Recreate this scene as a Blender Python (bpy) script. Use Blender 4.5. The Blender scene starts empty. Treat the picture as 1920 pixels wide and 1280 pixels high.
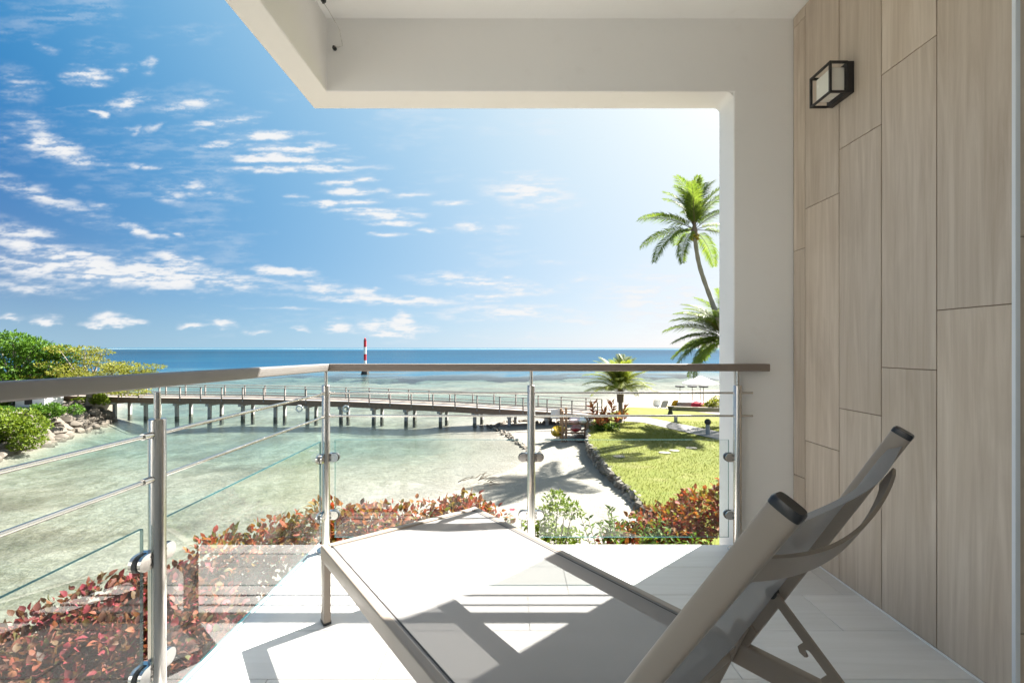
import bpy, bmesh, math, random
import numpy as np
from mathutils import Vector, Matrix, noise as mnoise

R = math.radians
rng = random.Random(7)
nrg = np.random.default_rng(11)
S = bpy.context.scene
COL = S.collection

# ------------------------------------------------------------------ camera
F = 865.0                 # focal length in pixels of the 1920 px wide photograph
CAM_Z = 1.08
CX, CY = 962.0, 652.0     # where the depth vanishing point lies in the photograph
cam_d = bpy.data.cameras.new('camera')
cam = bpy.data.objects.new('camera', cam_d)
COL.objects.link(cam)
cam.location = (0, 0, CAM_Z)
cam.rotation_euler = (R(90), 0, 0)
cam_d.sensor_width = 36.0
cam_d.lens = 36.0 * F / 1920.0
cam_d.shift_x = -2.0 / 1920.0
cam_d.shift_y = 12.0 / 1920.0
cam_d.clip_start = 0.02
cam_d.clip_end = 60000
S.camera = cam

# ------------------------------------------------------------------ light
SUN_AZ = 48.5             # degrees to the right of the view axis (+Y)
SUN_EL = 46.9
SUN_STRENGTH = 5.0
SKY_STRENGTH = 0.06
EXPOSURE = 2.9
S.view_settings.view_transform = 'Standard'
S.view_settings.look = 'None'
S.view_settings.exposure = EXPOSURE
S.view_settings.gamma = 1.0
S.view_settings.use_curve_mapping = False
S.render.engine = 'CYCLES'
S.cycles.use_denoising = True
S.cycles.max_bounces = 14
S.cycles.diffuse_bounces = 7
S.cycles.glossy_bounces = 5
S.cycles.transparent_max_bounces = 24
S.cycles.caustics_reflective = False
S.cycles.caustics_refractive = False
S.cycles.sample_clamp_indirect = 8.0

sun_d = bpy.data.lights.new('sun', 'SUN')
sun_d.energy = SUN_STRENGTH
sun_d.angle = R(0.53)
sun_d.color = (1.0, 0.955, 0.88)
sun = bpy.data.objects.new('sun', sun_d)
COL.objects.link(sun)
_a, _e = R(SUN_AZ), R(SUN_EL)
SUN_DIR = Vector((math.sin(_a) * math.cos(_e), math.cos(_a) * math.cos(_e), math.sin(_e)))
sun.rotation_euler = SUN_DIR.to_track_quat('Z', 'Y').to_euler()
sun.location = (8, 8, 12)

# ------------------------------------------------------------------ node helpers
class N:
    """thin wrapper over a node tree"""
    def __init__(s, tree):
        s.t = tree
    def new(s, typ, **kw):
        n = s.t.nodes.new(typ)
        for k, v in kw.items():
            setattr(n, k, v)
        return n
    def put(s, sock, v):
        if v is None:
            return
        if isinstance(v, bpy.types.NodeSocket):
            s.t.links.new(v, sock)
        else:
            if sock.type == 'RGBA' and not isinstance(v, (int, float)) and len(v) == 3:
                v = (*v, 1.0)
            sock.default_value = v
    def math(s, op, a, b=None, c=None, clamp=False):
        n = s.new('ShaderNodeMath', operation=op, use_clamp=clamp)
        s.put(n.inputs[0], a)
        s.put(n.inputs[1], b)
        s.put(n.inputs[2], c)
        return n.outputs[0]
    def vmath(s, op, a, b=None, scale=None):
        n = s.new('ShaderNodeVectorMath', operation=op)
        s.put(n.inputs[0], a)
        s.put(n.inputs[1], b)
        if scale is not None:
            s.put(n.inputs['Scale'], scale)
        return n.outputs['Value'] if op in ('LENGTH', 'DOT_PRODUCT') else n.outputs[0]
    def mix(s, f, a, b, blend='MIX'):
        n = s.new('ShaderNodeMix', data_type='RGBA', blend_type=blend)
        s.put(n.inputs[0], f)
        s.put(n.inputs[6], a)
        s.put(n.inputs[7], b)
        return n.outputs[2]
    def noise(s, vec, scale=5.0, detail=4.0, rough=0.55, dist=0.0, out='Fac'):
        n = s.new('ShaderNodeTexNoise')
        s.put(n.inputs['Vector'], vec)
        n.inputs['Scale'].default_value = scale
        n.inputs['Detail'].default_value = detail
        n.inputs['Roughness'].default_value = rough
        n.inputs['Distortion'].default_value = dist
        return n.outputs[out]
    def ramp(s, f, stops, interp='LINEAR'):
        n = s.new('ShaderNodeValToRGB')
        n.color_ramp.interpolation = interp
        e = n.color_ramp.elements
        while len(e) < len(stops):
            e.new(0.5)
        for i, (p, c) in enumerate(stops):
            e[i].position = p
            e[i].color = (*c, 1.0) if len(c) == 3 else c
        s.put(n.inputs[0], f)
        return n.outputs[0]
    def maprange(s, v, a, b, c=0.0, d=1.0, smooth=False):
        n = s.new('ShaderNodeMapRange', interpolation_type='SMOOTHSTEP' if smooth else 'LINEAR')
        n.clamp = True
        s.put(n.inputs[0], v)
        for i, q in enumerate((a, b, c, d)):
            s.put(n.inputs[1 + i], q)
        return n.outputs[0]
    def mapping(s, vec, loc=(0, 0, 0), rot=(0, 0, 0), scale=(1, 1, 1), typ='POINT'):
        n = s.new('ShaderNodeMapping', vector_type=typ)
        s.put(n.inputs[0], vec)
        n.inputs['Location'].default_value = loc
        n.inputs['Rotation'].default_value = rot
        n.inputs['Scale'].default_value = scale
        return n.outputs[0]
    def bump(s, h, strength=0.3, dist=0.02, normal=None):
        n = s.new('ShaderNodeBump')
        n.inputs['Strength'].default_value = strength
        n.inputs['Distance'].default_value = dist
        s.put(n.inputs['Height'], h)
        s.put(n.inputs['Normal'], normal)
        return n.outputs[0]
    def sep(s, v):
        n = s.new('ShaderNodeSeparateXYZ')
        s.put(n.inputs[0], v)
        return n.outputs
    def comb(s, x, y, z=0.0):
        n = s.new('ShaderNodeCombineXYZ')
        for i, q in enumerate((x, y, z)):
            s.put(n.inputs[i], q)
        return n.outputs[0]
    def mixs(s, f, a, b):
        n = s.new('ShaderNodeMixShader')
        s.put(n.inputs[0], f)
        s.put(n.inputs[1], a)
        s.put(n.inputs[2], b)
        return n.outputs[0]

# ------------------------------------------------------------------ world: sky with clouds
def az_el(px, py):
    dx = px - CX
    return math.degrees(math.atan2(dx, F)), math.degrees(math.atan2(CY - py, math.hypot(F, dx)))

world = bpy.data.worlds.new('World')
S.world = world
world.use_nodes = True
wt = world.node_tree
wt.nodes.clear()
w = N(wt)
out = w.new('ShaderNodeOutputWorld')
bg = w.new('ShaderNodeBackground')
sky = w.new('ShaderNodeTexSky', sky_type='NISHITA')
sky.sun_disc = False
sky.sun_elevation = R(SUN_EL)
sky.sun_rotation = R(SUN_AZ)
sky.altitude = 0
sky.air_density = 1.0
sky.dust_density = 0.3
sky.ozone_density = 1.0
tc = w.new('ShaderNodeTexCoord').outputs['Generated']
dx, dy, dz = w.sep(tc)[0:3]
el = w.math('MULTIPLY', w.math('ARCSINE', dz), 180 / math.pi)
# clear sky: a quarter Nishita, the rest a clear-sky gradient (deep blue away from the sun, white haze
# towards it and along the horizon); KS turns display brightness into radiance at this exposure
cosg = w.math('MAXIMUM', w.vmath('DOT_PRODUCT', tc, tuple(SUN_DIR)), 0.0)
low = w.math('EXPONENT', w.math('MULTIPLY', w.math('MAXIMUM', el, 0.0), -0.1))
aureole = w.math('POWER', cosg, 26.0)
KS = 1.0 / (2 ** EXPOSURE) / SKY_STRENGTH
sr = w.new('ShaderNodeSeparateColor'); wt.links.new(sky.outputs[0], sr.inputs[0])
cc = w.new('ShaderNodeCombineColor')
for i_, (c0, c1, c2, c3, c4, lo_) in enumerate(((-0.055, 0.265, -0.060, 1.24, 0.25, 0.018), (-0.025, 0.45, 0.875, 0.215, -0.42, 0.14), (0.229, 0.392, 1.134, -0.46, -0.50, 0.30))):
    t1 = w.math('MULTIPLY_ADD', cosg, w.math('MULTIPLY_ADD', cosg, c3, c2), c0)
    t2 = w.math('MULTIPLY', low, w.math('MULTIPLY_ADD', cosg, c4, c1))
    t3 = w.math('MAXIMUM', w.math('ADD', t1, t2), lo_)
    t3 = w.math('MULTIPLY_ADD', sr.outputs[i_], 0.025, t3)
    t3 = w.math('MULTIPLY_ADD', aureole, (2.4, 2.5, 2.6)[i_], t3)
    wt.links.new(w.math('MULTIPLY', t3, KS), cc.inputs[i_])
wt.links.new(cc.outputs[0], bg.inputs['Color'])
bg.inputs['Strength'].default_value = SKY_STRENGTH
wt.links.new(bg.outputs[0], out.inputs['Surface'])

# ------------------------------------------------------------------ object helpers
def tag(o, label=None, cat=None, group=None, kind=None):
    if label: o['label'] = label
    if cat: o['category'] = cat
    if group: o['group'] = group
    if kind: o['kind'] = kind
    return o

def empty(name, loc=(0, 0, 0), rz=0.0):
    o = bpy.data.objects.new(name, None)
    COL.objects.link(o)
    o.location = loc
    o.rotation_euler = (0, 0, rz)
    o.empty_display_size = 0.1
    return o

def link(name, me, mat=None, parent=None):
    o = bpy.data.objects.new(name, me)
    COL.objects.link(o)
    if mat is not None and len(me.materials) == 0:
        for m_ in (mat if isinstance(mat, (list, tuple)) else [mat]):
            me.materials.append(m_)
    if parent is not None:
        o.parent = parent
    return o

class MB:
    """mesh builder"""
    def __init__(s):
        s.v, s.f, s.m = [], [], []
    def quad(s, *pts, mi=0):
        b = len(s.v)
        s.v += [tuple(p) for p in pts]
        s.f.append(tuple(range(b, b + len(pts))))
        s.m.append(mi)
        return s
    def box(s, a, b, mi=0, M=None, ch=0.0):
        (x0, y0, z0), (x1, y1, z1) = a, b
        if ch > 0:
            bm = bmesh.new()
            bmesh.ops.create_cube(bm, size=1)
            for v in bm.verts:
                v.co = Vector(((x0 + x1) / 2 + v.co.x * (x1 - x0), (y0 + y1) / 2 + v.co.y * (y1 - y0), (z0 + z1) / 2 + v.co.z * (z1 - z0)))
            bmesh.ops.bevel(bm, geom=bm.edges[:], offset=ch, segments=2, affect='EDGES', profile=0.5)
            s.add_bm(bm, mi, M)
            return s
        pts = [(x0, y0, z0), (x1, y0, z0), (x1, y1, z0), (x0, y1, z0), (x0, y0, z1), (x1, y0, z1), (x1, y1, z1), (x0, y1, z1)]
        if M is not None:
            pts = [tuple(M @ Vector(p)) for p in pts]
        k = len(s.v)
        s.v += pts
        for f in ((0, 3, 2, 1), (4, 5, 6, 7), (0, 1, 5, 4), (1, 2, 6, 5), (2, 3, 7, 6), (3, 0, 4, 7)):
            s.f.append(tuple(k + i for i in f))
            s.m.append(mi)
        return s
    def add_bm(s, bm, mi=0, M=None):
        k = len(s.v)
        bm.verts.index_update()
        for v in bm.verts:
            s.v.append(tuple(M @ v.co) if M is not None else tuple(v.co))
        for f in bm.faces:
            s.f.append(tuple(k + v.index for v in f.verts))
            s.m.append(mi)
        bm.free()
        return s
    def tube(s, pts, r, seg=10, mi=0, cap=True, sec=None, up=(0, 0, 1)):
        """sweep a circle (radius r, a number or one per point) or a section sec [(a,b)..] along pts"""
        pts = [Vector(p) for p in pts]
        n = len(pts)
        rs = r if isinstance(r, (list, tuple)) else [r] * n
        rings = []
        upv = Vector(up)
        for i, p in enumerate(pts):
            t = (pts[min(i + 1, n - 1)] - pts[max(i - 1, 0)]).normalized()
            u = upv if abs(t.dot(upv)) < 0.98 else Vector((1, 0, 0))
            a = t.cross(u).normalized()
            b = a.cross(t).normalized()
            ring = []
            if sec is None:
                for j in range(seg):
                    th = 2 * math.pi * j / seg
                    ring.append(p + a * (math.cos(th) * rs[i]) + b * (math.sin(th) * rs[i]))
            else:
                for (ca, cb) in sec:
                    ring.append(p + a * ca * rs[i] + b * cb * rs[i])
            rings.append(ring)
        m = len(rings[0])
        k = len(s.v)
        for ring in rings:
            s.v += [tuple(q_) for q_ in ring]
        for i in range(n - 1):
            for j in range(m):
                j2 = (j + 1) % m
                s.f.append((k + i * m + j, k + i * m + j2, k + (i + 1) * m + j2, k + (i + 1) * m + j))
                s.m.append(mi)
        if cap:
            s.f.append(tuple(k + j for j in reversed(range(m))))
            s.f.append(tuple(k + (n - 1) * m + j for j in range(m)))
            s.m += [mi, mi]
        return s
    def prism(s, poly, z0, z1, mi=0, M=None):
        """extrude a 2-D polygon (counter-clockwise) from z0 to z1; M maps it into place"""
        n = len(poly)
        k = len(s.v)
        pts = [Vector((x, y, z0)) for x, y in poly] + [Vector((x, y, z1)) for x, y in poly]
        if M is not None:
            pts = [M @ p for p in pts]
        s.v += [tuple(p) for p in pts]
        s.f.append(tuple(k + i for i in reversed(range(n))))
        s.f.append(tuple(k + n + i for i in range(n)))
        s.m += [mi, mi]
        for i in range(n):
            j = (i + 1) % n
            s.f.append((k + i, k + j, k + n + j, k + n + i))
            s.m.append(mi)
        return s
    def mesh(s, name, smooth=None):
        me = bpy.data.meshes.new(name)
        me.from_pydata(s.v, [], s.f)
        me.polygons.foreach_set('material_index', s.m)
        if smooth is not None:
            try:
                me.shade_smooth()
                me.set_sharp_from_angle(angle=R(smooth))
            except Exception:
                pass
        me.update()
        return me
    def build(s, name, mat, parent=None, smooth=None):
        return link(name, s.mesh(name, smooth), mat, parent)

def np_mesh(name, V, faces, k):
    """fast mesh from an (n,3) array and an (m,k) index array"""
    me = bpy.data.meshes.new(name)
    me.vertices.add(len(V))
    me.vertices.foreach_set('co', np.ascontiguousarray(V, dtype=np.float32).ravel())
    m = len(faces)
    me.loops.add(m * k)
    me.loops.foreach_set('vertex_index', np.ascontiguousarray(faces, dtype=np.int32).ravel())
    me.polygons.add(m)
    me.polygons.foreach_set('loop_start', np.arange(0, m * k, k, dtype=np.int32))
    me.update(calc_edges=True)
    return me

def GP(px, py, z):
    """point of the horizontal level z seen in the direction of photograph pixel (px, py)"""
    k = (CY - py) / F
    y = (z - CAM_Z) / k
    return Vector(((px - CX) / F * y, y, z))

def at(px, py, y):
    """point at depth y seen in the direction of photograph pixel (px, py)"""
    return Vector(((px - CX) / F * y, y, CAM_Z + (CY - py) / F * y))

# ------------------------------------------------------------------ materials
MATS = {}
def mat(name):
    m = bpy.data.materials.new(name)
    m.use_nodes = True
    m.node_tree.nodes.clear()
    n = N(m.node_tree)
    o = n.new('ShaderNodeOutputMaterial')
    MATS[name] = m
    return m, n, o

def princ(n, o, base, rough=0.5, metal=0.0, normal=None, spec=0.5, **kw):
    p = n.new('ShaderNodeBsdfPrincipled')
    n.put(p.inputs['Base Color'], base)
    n.put(p.inputs['Roughness'], rough)
    n.put(p.inputs['Metallic'], metal)
    n.put(p.inputs['Specular IOR Level'], spec)
    n.put(p.inputs['Normal'], normal)
    for k, v in kw.items():
        n.put(p.inputs[k], v)
    if o is not None:
        n.t.links.new(p.outputs[0], o.inputs['Surface'])
    return p.outputs[0]

def simple(name, col, rough=0.5, metal=0.0, var=0.12, scale=6.0, bump=0.0, bscale=40.0, spec=0.5):
    m, n, o = mat(name)
    tcn = n.new('ShaderNodeTexCoord').outputs['Object']
    f = n.noise(tcn, scale, 5, 0.6)
    c = n.mix(f, tuple(x * (1 - var) for x in col), tuple(min(1, x * (1 + var)) for x in col))
    nm = n.bump(n.noise(tcn, bscale, 4, 0.6), bump, 0.01) if bump else None
    rr = n.maprange(n.noise(tcn, scale * 3, 3), 0.3, 0.7, rough * 0.85, min(1, rough * 1.15))
    princ(n, o, c, rr, metal, nm, spec)
    return m

def make_plaster(name, col):
    m, n, o = mat(name)
    g = n.new('ShaderNodeNewGeometry').outputs['Position']
    f = n.noise(g, 1.3, 6, 0.6)
    f2 = n.noise(g, 9, 5, 0.65)
    c = n.mix(n.maprange(f, 0.3, 0.7), tuple(x * 0.965 for x in col), col)
    c = n.mix(n.math('MULTIPLY', n.maprange(f2, 0.60, 0.80), 0.10), c, (0.52, 0.47, 0.40))
    h = n.math('ADD', n.math('MULTIPLY', n.noise(g, 4.5, 3), 0.8), n.math('MULTIPLY', n.noise(g, 130, 3), 0.12))
    princ(n, o, c, 0.62, 0, n.bump(h, 0.22, 0.02), 0.3)
    return m
PLASTER = make_plaster('white_plaster', (0.885, 0.87, 0.845))
PLASTER_CEIL = make_plaster('ceiling_paint', (0.90, 0.89, 0.872))

def make_wood_tile(name, dark, light, streak, axis, rough=0.42, amount=1.0):
    """wood-look porcelain: long grain along one axis, different on each tile"""
    m, n, o = mat(name)
    t = n.new('ShaderNodeTexCoord').outputs['Object']
    rnd = n.new('ShaderNodeObjectInfo').outputs['Random']
    off = n.comb(n.math('MULTIPLY', rnd, 37.0), n.math('MULTIPLY', rnd, 91.0), n.math('MULTIPLY', rnd, 53.0))
    t = n.vmath('ADD', t, off)
    sc = [16.0, 16.0, 16.0]
    sc[axis] = 0.85
    a = n.mapping(t, (0, 0, 0), (0, 0, 0), tuple(sc))
    sc2 = [70.0, 70.0, 70.0]
    sc2[axis] = 2.2
    b = n.mapping(t, (0, 0, 0), (0, 0, 0), tuple(sc2))
    sc3 = [3.2, 3.2, 3.2]
    sc3[axis] = 0.9
    c3 = n.mapping(t, (0, 0, 0), (0, 0, 0), tuple(sc3))
    f1 = n.noise(a, 1.0, 6, 0.62, 1.8)
    f2 = n.noise(b, 1.0, 5, 0.6, 0.3)
    f3 = n.noise(c3, 1.0, 4, 0.55, 1.2)
    col = n.mix(n.maprange(f1, 0.32, 0.68), dark, light)
    col = n.mix(n.math('MULTIPLY', n.maprange(f2, 0.48, 0.80), 0.30 * amount), col, streak)
    col = n.mix(n.math('MULTIPLY', n.maprange(f3, 0.50, 0.74), 0.55 * amount), col, tuple(0.5 * (p + q_) for p, q_ in zip(dark, streak)))
    tone = n.maprange(rnd, 0, 1, 0.90, 1.06)
    col = n.mix(1.0, col, n.comb(tone, tone, tone), 'MULTIPLY')
    h = n.math('ADD', n.math('MULTIPLY', f2, 0.6), n.math('MULTIPLY', f1, 0.4))
    rr = n.maprange(f2, 0.3, 0.7, rough * 0.85, rough * 1.2)
    princ(n, o, col, rr, 0, n.bump(h, 0.16 * amount, 0.004), 0.4)
    return m
WALLTILE = make_wood_tile('wood_look_wall_tile', (0.50, 0.405, 0.315), (0.64, 0.545, 0.45), (0.32, 0.245, 0.18), 2)
FLOORTILE = make_wood_tile('wood_look_floor_tile', (0.73, 0.72, 0.70), (0.80, 0.79, 0.78), (0.63, 0.61, 0.59), 0, 0.38, 0.4)
GROUT_D = simple('brown_grout', (0.22, 0.16, 0.12), 0.9)
GROUT_L = simple('pale_grout', (0.78, 0.77, 0.75), 0.9)
SILICONE = simple('white_sealant', (0.85, 0.85, 0.84), 0.45)
ALU = simple('pale_aluminium_trim', (0.74, 0.78, 0.82), 0.4, 0.0, 0.03)

def make_steel(name, col, rough, axis_scale, metal=1.0):
    m, n, o = mat(name)
    t = n.new('ShaderNodeTexCoord').outputs['Object']
    a = n.mapping(t, scale=axis_scale)
    f = n.noise(a, 1.0, 5, 0.65)
    g = n.noise(t, 2.5, 4, 0.6)
    c = n.mix(f, tuple(x * 0.82 for x in col), col)
    c = n.mix(n.math('MULTIPLY', n.maprange(g, 0.5, 0.75), 0.3), c, tuple(x * 0.75 for x in col))
    rr = n.math('ADD', n.maprange(f, 0.3, 0.7, rough * 0.75, rough * 1.25), n.math('MULTIPLY', n.maprange(g, 0.5, 0.8), 0.10))
    princ(n, o, c, rr, metal, n.bump(f, 0.06, 0.002))
    return m
STEEL_POST = make_steel('brushed_steel_upright', (0.66, 0.63, 0.59), 0.24, (160, 160, 3))
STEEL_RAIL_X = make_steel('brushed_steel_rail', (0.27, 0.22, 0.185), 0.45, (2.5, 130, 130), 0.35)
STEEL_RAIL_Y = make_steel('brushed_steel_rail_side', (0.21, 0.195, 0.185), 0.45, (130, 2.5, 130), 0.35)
STEEL = make_steel('polished_steel', (0.70, 0.68, 0.65), 0.17, (60, 60, 60))
STEEL_DARK = simple('dark_steel_fitting', (0.10, 0.10, 0.10), 0.35, 1.0)
RUBBER = simple('black_rubber', (0.02, 0.02, 0.022), 0.5)

def make_pane():
    m, n, o = mat('clear_pane')
    t = n.new('ShaderNodeNewGeometry').outputs['Position']
    fr = n.new('ShaderNodeFresnel')
    fr.inputs['IOR'].default_value = 1.5
    tr = n.new('ShaderNodeBsdfTransparent')
    tr.inputs[0].default_value = (0.955, 0.975, 0.968, 1)
    gl = n.new('ShaderNodeBsdfGlossy')
    gl.inputs['Roughness'].default_value = 0.0
    # a trace of salt and dust on the pane
    dst = n.new('ShaderNodeBsdfDiffuse')
    dst.inputs[0].default_value = (0.8, 0.8, 0.78, 1)
    d = n.maprange(n.noise(t, 6, 7, 0.7), 0.42, 0.75, 0.004, 0.035)
    s1 = n.mixs(d, tr.outputs[0], dst.outputs[0])
    bf = n.new('ShaderNodeNewGeometry').outputs['Backfacing']
    f = n.math('MULTIPLY', fr.outputs[0], n.math('MULTIPLY_ADD', bf, -1.35, 1.35), clamp=True)
    n.t.links.new(n.mixs(f, s1, gl.outputs[0]), o.inputs['Surface'])
    return m
PANE = make_pane()
def make_pane_edge():
    m, n, o = mat('teal_cut_glass_edge')
    s1 = princ(n, None, (0.010, 0.075, 0.085), 0.15, 0, None, 0.5)
    tr = n.new('ShaderNodeBsdfTransparent')
    tr.inputs[0].default_value = (0.45, 0.85, 0.85, 1)
    n.t.links.new(n.mixs(0.25, s1, tr.outputs[0]), o.inputs['Surface'])
    return m
PANE_EDGE = make_pane_edge()

TAUPE = simple('taupe_powder_coat', (0.315, 0.262, 0.215), 0.42, 0.0, 0.05, 3.0, 0.05, 300)
TRACK = simple('dark_sling_track', (0.035, 0.03, 0.027), 0.5)
def make_fabric():
    m, n, o = mat('mesh_sling_fabric')
    t = n.new('ShaderNodeTexCoord').outputs['UV']
    ck = n.new('ShaderNodeTexChecker')
    n.put(ck.inputs['Vector'], t)
    ck.inputs['Scale'].default_value = 420
    c = n.mix(ck.outputs['Fac'], (0.32, 0.311, 0.307), (0.265, 0.258, 0.254))
    big = n.noise(t, 4, 4)
    c = n.mix(n.maprange(big, 0.3, 0.7, 0.0, 0.16), c, (0.30, 0.29, 0.285))
    p = princ(n, None, c, 0.6, 0, None, 0.25)
    tl = n.new('ShaderNodeBsdfTranslucent')
    n.put(tl.inputs[0], c)
    tr = n.new('ShaderNodeBsdfTransparent')
    s1 = n.mixs(0.16, p, tl.outputs[0])
    n.t.links.new(n.mixs(0.24, s1, tr.outputs[0]), o.inputs['Surface'])
    return m
FABRIC = make_fabric()
BLACK_PLASTIC = simple('black_plastic', (0.018, 0.018, 0.02), 0.3)
BLACK_METAL = simple('black_lantern_metal', (0.022, 0.020, 0.021), 0.4, 0.2)
FROST = simple('frosted_lamp_glass', (0.78, 0.76, 0.68), 0.25)

def make_leaf(name, cols, trans=0.35, rough=0.42):
    """leaf: colour differs from leaf to leaf, light shines partly through"""
    m, n, o = mat(name)
    r = n.new('ShaderNodeNewGeometry').outputs['Random Per Island']
    oi = n.new('ShaderNodeObjectInfo').outputs['Random']
    f = n.math('FRACT', n.math('ADD', r, n.math('MULTIPLY', oi, 0.37)))
    k = len(cols)
    c = n.ramp(f, [(i / max(1, k - 1), q_) for i, q_ in enumerate(cols)])
    p = princ(n, None, c, min(0.7, rough + 0.15), 0, None, 0.22)
    tl = n.new('ShaderNodeBsdfTranslucent')
    n.put(tl.inputs[0], n.mix(1.0, c, (1.0, 1.05, 0.62), 'MULTIPLY'))
    n.t.links.new(n.mixs(trans, p, tl.outputs[0]), o.inputs['Surface'])
    return m
LEAF_RED = make_leaf('red_hedge_leaf', [(0.17, 0.03, 0.014), (0.30, 0.055, 0.02), (0.11, 0.11, 0.016), (0.34, 0.115, 0.025), (0.10, 0.03, 0.014), (0.32, 0.045, 0.035), (0.10, 0.13, 0.022), (0.26, 0.07, 0.02)], 0.42)
LEAF_PINK = make_leaf('crimson_hedge_leaf', [(0.09, 0.02, 0.02), (0.26, 0.03, 0.05), (0.07, 0.05, 0.02), (0.20, 0.06, 0.03), (0.04, 0.03, 0.025), (0.28, 0.08, 0.05), (0.08, 0.09, 0.025), (0.16, 0.03, 0.04)], 0.35)
LEAF_GREEN = make_leaf('fresh_green_leaf', [(0.039, 0.086, 0.009), (0.104, 0.170, 0.020), (0.065, 0.125, 0.013), (0.157, 0.207, 0.032)], 0.4)
LEAF_LIME = make_leaf('lime_green_leaf', [(0.108, 0.162, 0.013), (0.169, 0.229, 0.021), (0.080, 0.135, 0.013), (0.203, 0.242, 0.027)], 0.4)
LEAF_TREE = make_leaf('deep_green_tree_leaf', [(0.038, 0.099, 0.010), (0.099, 0.207, 0.022), (0.065, 0.142, 0.016), (0.152, 0.261, 0.032)], 0.35)
LEAF_OLIVE = make_leaf('yellow_green_tree_leaf', [(0.174, 0.183, 0.026), (0.261, 0.261, 0.043), (0.139, 0.157, 0.026), (0.313, 0.287, 0.061)], 0.4)
LEAF_PALM = make_leaf('palm_leaflet', [(0.090, 0.152, 0.028), (0.171, 0.233, 0.045), (0.126, 0.180, 0.032), (0.225, 0.261, 0.062)], 0.5, 0.35)
LEAF_PALM2 = make_leaf('yellow_palm_leaflet', [(0.139, 0.183, 0.026), (0.244, 0.270, 0.043), (0.174, 0.217, 0.035), (0.287, 0.287, 0.070)], 0.5, 0.35)
LEAF_TI = make_leaf('copper_ti_leaf', [(0.522, 0.104, 0.069), (0.627, 0.278, 0.088), (0.731, 0.174, 0.158), (0.382, 0.278, 0.088)], 0.35)
PETAL = make_leaf('scarlet_petal', [(0.55, 0.03, 0.05), (0.62, 0.06, 0.10)], 0.3)
BARK = simple('grey_bark', (0.26, 0.22, 0.18), 0.85, 0, 0.3, 9, 0.5, 60)
PALM_BARK = simple('palm_bark', (0.30, 0.265, 0.225), 0.85, 0, 0.25, 7, 0.5, 30)
STEM = simple('twig', (0.13, 0.085, 0.05), 0.8, 0, 0.3)

def make_grass():
    m, n, o = mat('lawn_turf')
    g = n.new('ShaderNodeNewGeometry').outputs['Position']
    f = n.noise(g, 0.35, 6, 0.6)
    f2 = n.noise(g, 4.0, 6, 0.7)
    f3 = n.noise(g, 40.0, 4, 0.7)
    c = n.mix(n.maprange(f, 0.3, 0.7), (0.102, 0.118, 0.012), (0.138, 0.142, 0.018))
    c = n.mix(n.math('MULTIPLY', n.maprange(f2, 0.45, 0.75), 0.55), c, (0.165, 0.152, 0.035))
    c = n.mix(n.math('MULTIPLY', n.maprange(f3, 0.35, 0.7), 0.5), c, (0.066, 0.088, 0.008))
    h = n.math('ADD', n.math('MULTIPLY', f3, 0.6), f2)
    worn = n.noise(n.vmath('ADD', g, (40.0, 7.0, 0.0)), 0.8, 5, 0.62, 0.4)
    c = n.mix(n.math('MULTIPLY', n.maprange(worn, 0.56, 0.72), 0.6), c, (0.21, 0.19, 0.075))
    c = n.mix(n.math('MULTIPLY', n.maprange(worn, 0.44, 0.30), 0.45), c, (0.085, 0.12, 0.012))
    princ(n, o, c, 0.85, 0, n.bump(h, 0.45, 0.03), 0.2)
    return m
GRASS = make_grass()
LEAF_GRASS = make_leaf('grass_blade', [(0.11, 0.125, 0.012), (0.155, 0.155, 0.02), (0.125, 0.14, 0.015), (0.18, 0.17, 0.04)], 0.45, 0.6)

def make_sand():
    m, n, o = mat('coral_sand')
    g = n.new('ShaderNodeNewGeometry').outputs['Position']
    x, y, z = n.sep(g)[0:3]
    f = n.noise(g, 0.5, 6, 0.6)
    f2 = n.noise(g, 5.0, 6, 0.7)
    c = n.mix(n.maprange(f, 0.3, 0.7), (0.225, 0.206, 0.178), (0.285, 0.266, 0.236))
    c = n.mix(n.math('MULTIPLY', n.maprange(f2, 0.56, 0.74), 0.4), c, (0.20, 0.17, 0.135))
    # sea floor: sand with weed and coral heads in the deeper lagoon
    d = n.math('SUBTRACT', -5.52, z)
    bed = n.noise(g, 0.16, 7, 0.62, 0.6)
    bed2 = n.noise(n.vmath('MULTIPLY', g, (0.8, 0.5, 1.0)), 1.7, 8, 0.78, 0.6)  # fine mottling in the bed colour, imitating ripple flecks and caustic light
    wet = n.maprange(d, -0.10, 0.06)
    cb = n.mix(n.maprange(bed2, 0.38, 0.60), (0.125, 0.120, 0.082), (0.265, 0.26, 0.215))
    c = n.mix(n.math('MULTIPLY', wet, n.maprange(d, 0.05, 0.7, 0.15, 0.9)), c, cb)
    patch = n.math('MULTIPLY', n.maprange(bed, 0.47, 0.64), n.maprange(d, 0.30, 0.7))
    c = n.mix(n.math('MULTIPLY', patch, 0.6), c, (0.055, 0.047, 0.030))
    h = n.math('ADD', n.noise(g, 3.2, 5, 0.65), n.math('MULTIPLY', f2, 0.6))
    princ(n, o, c, 0.9, 0, n.bump(h, 0.8, 0.14), 0.15)
    return m
SAND = make_sand()

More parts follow.
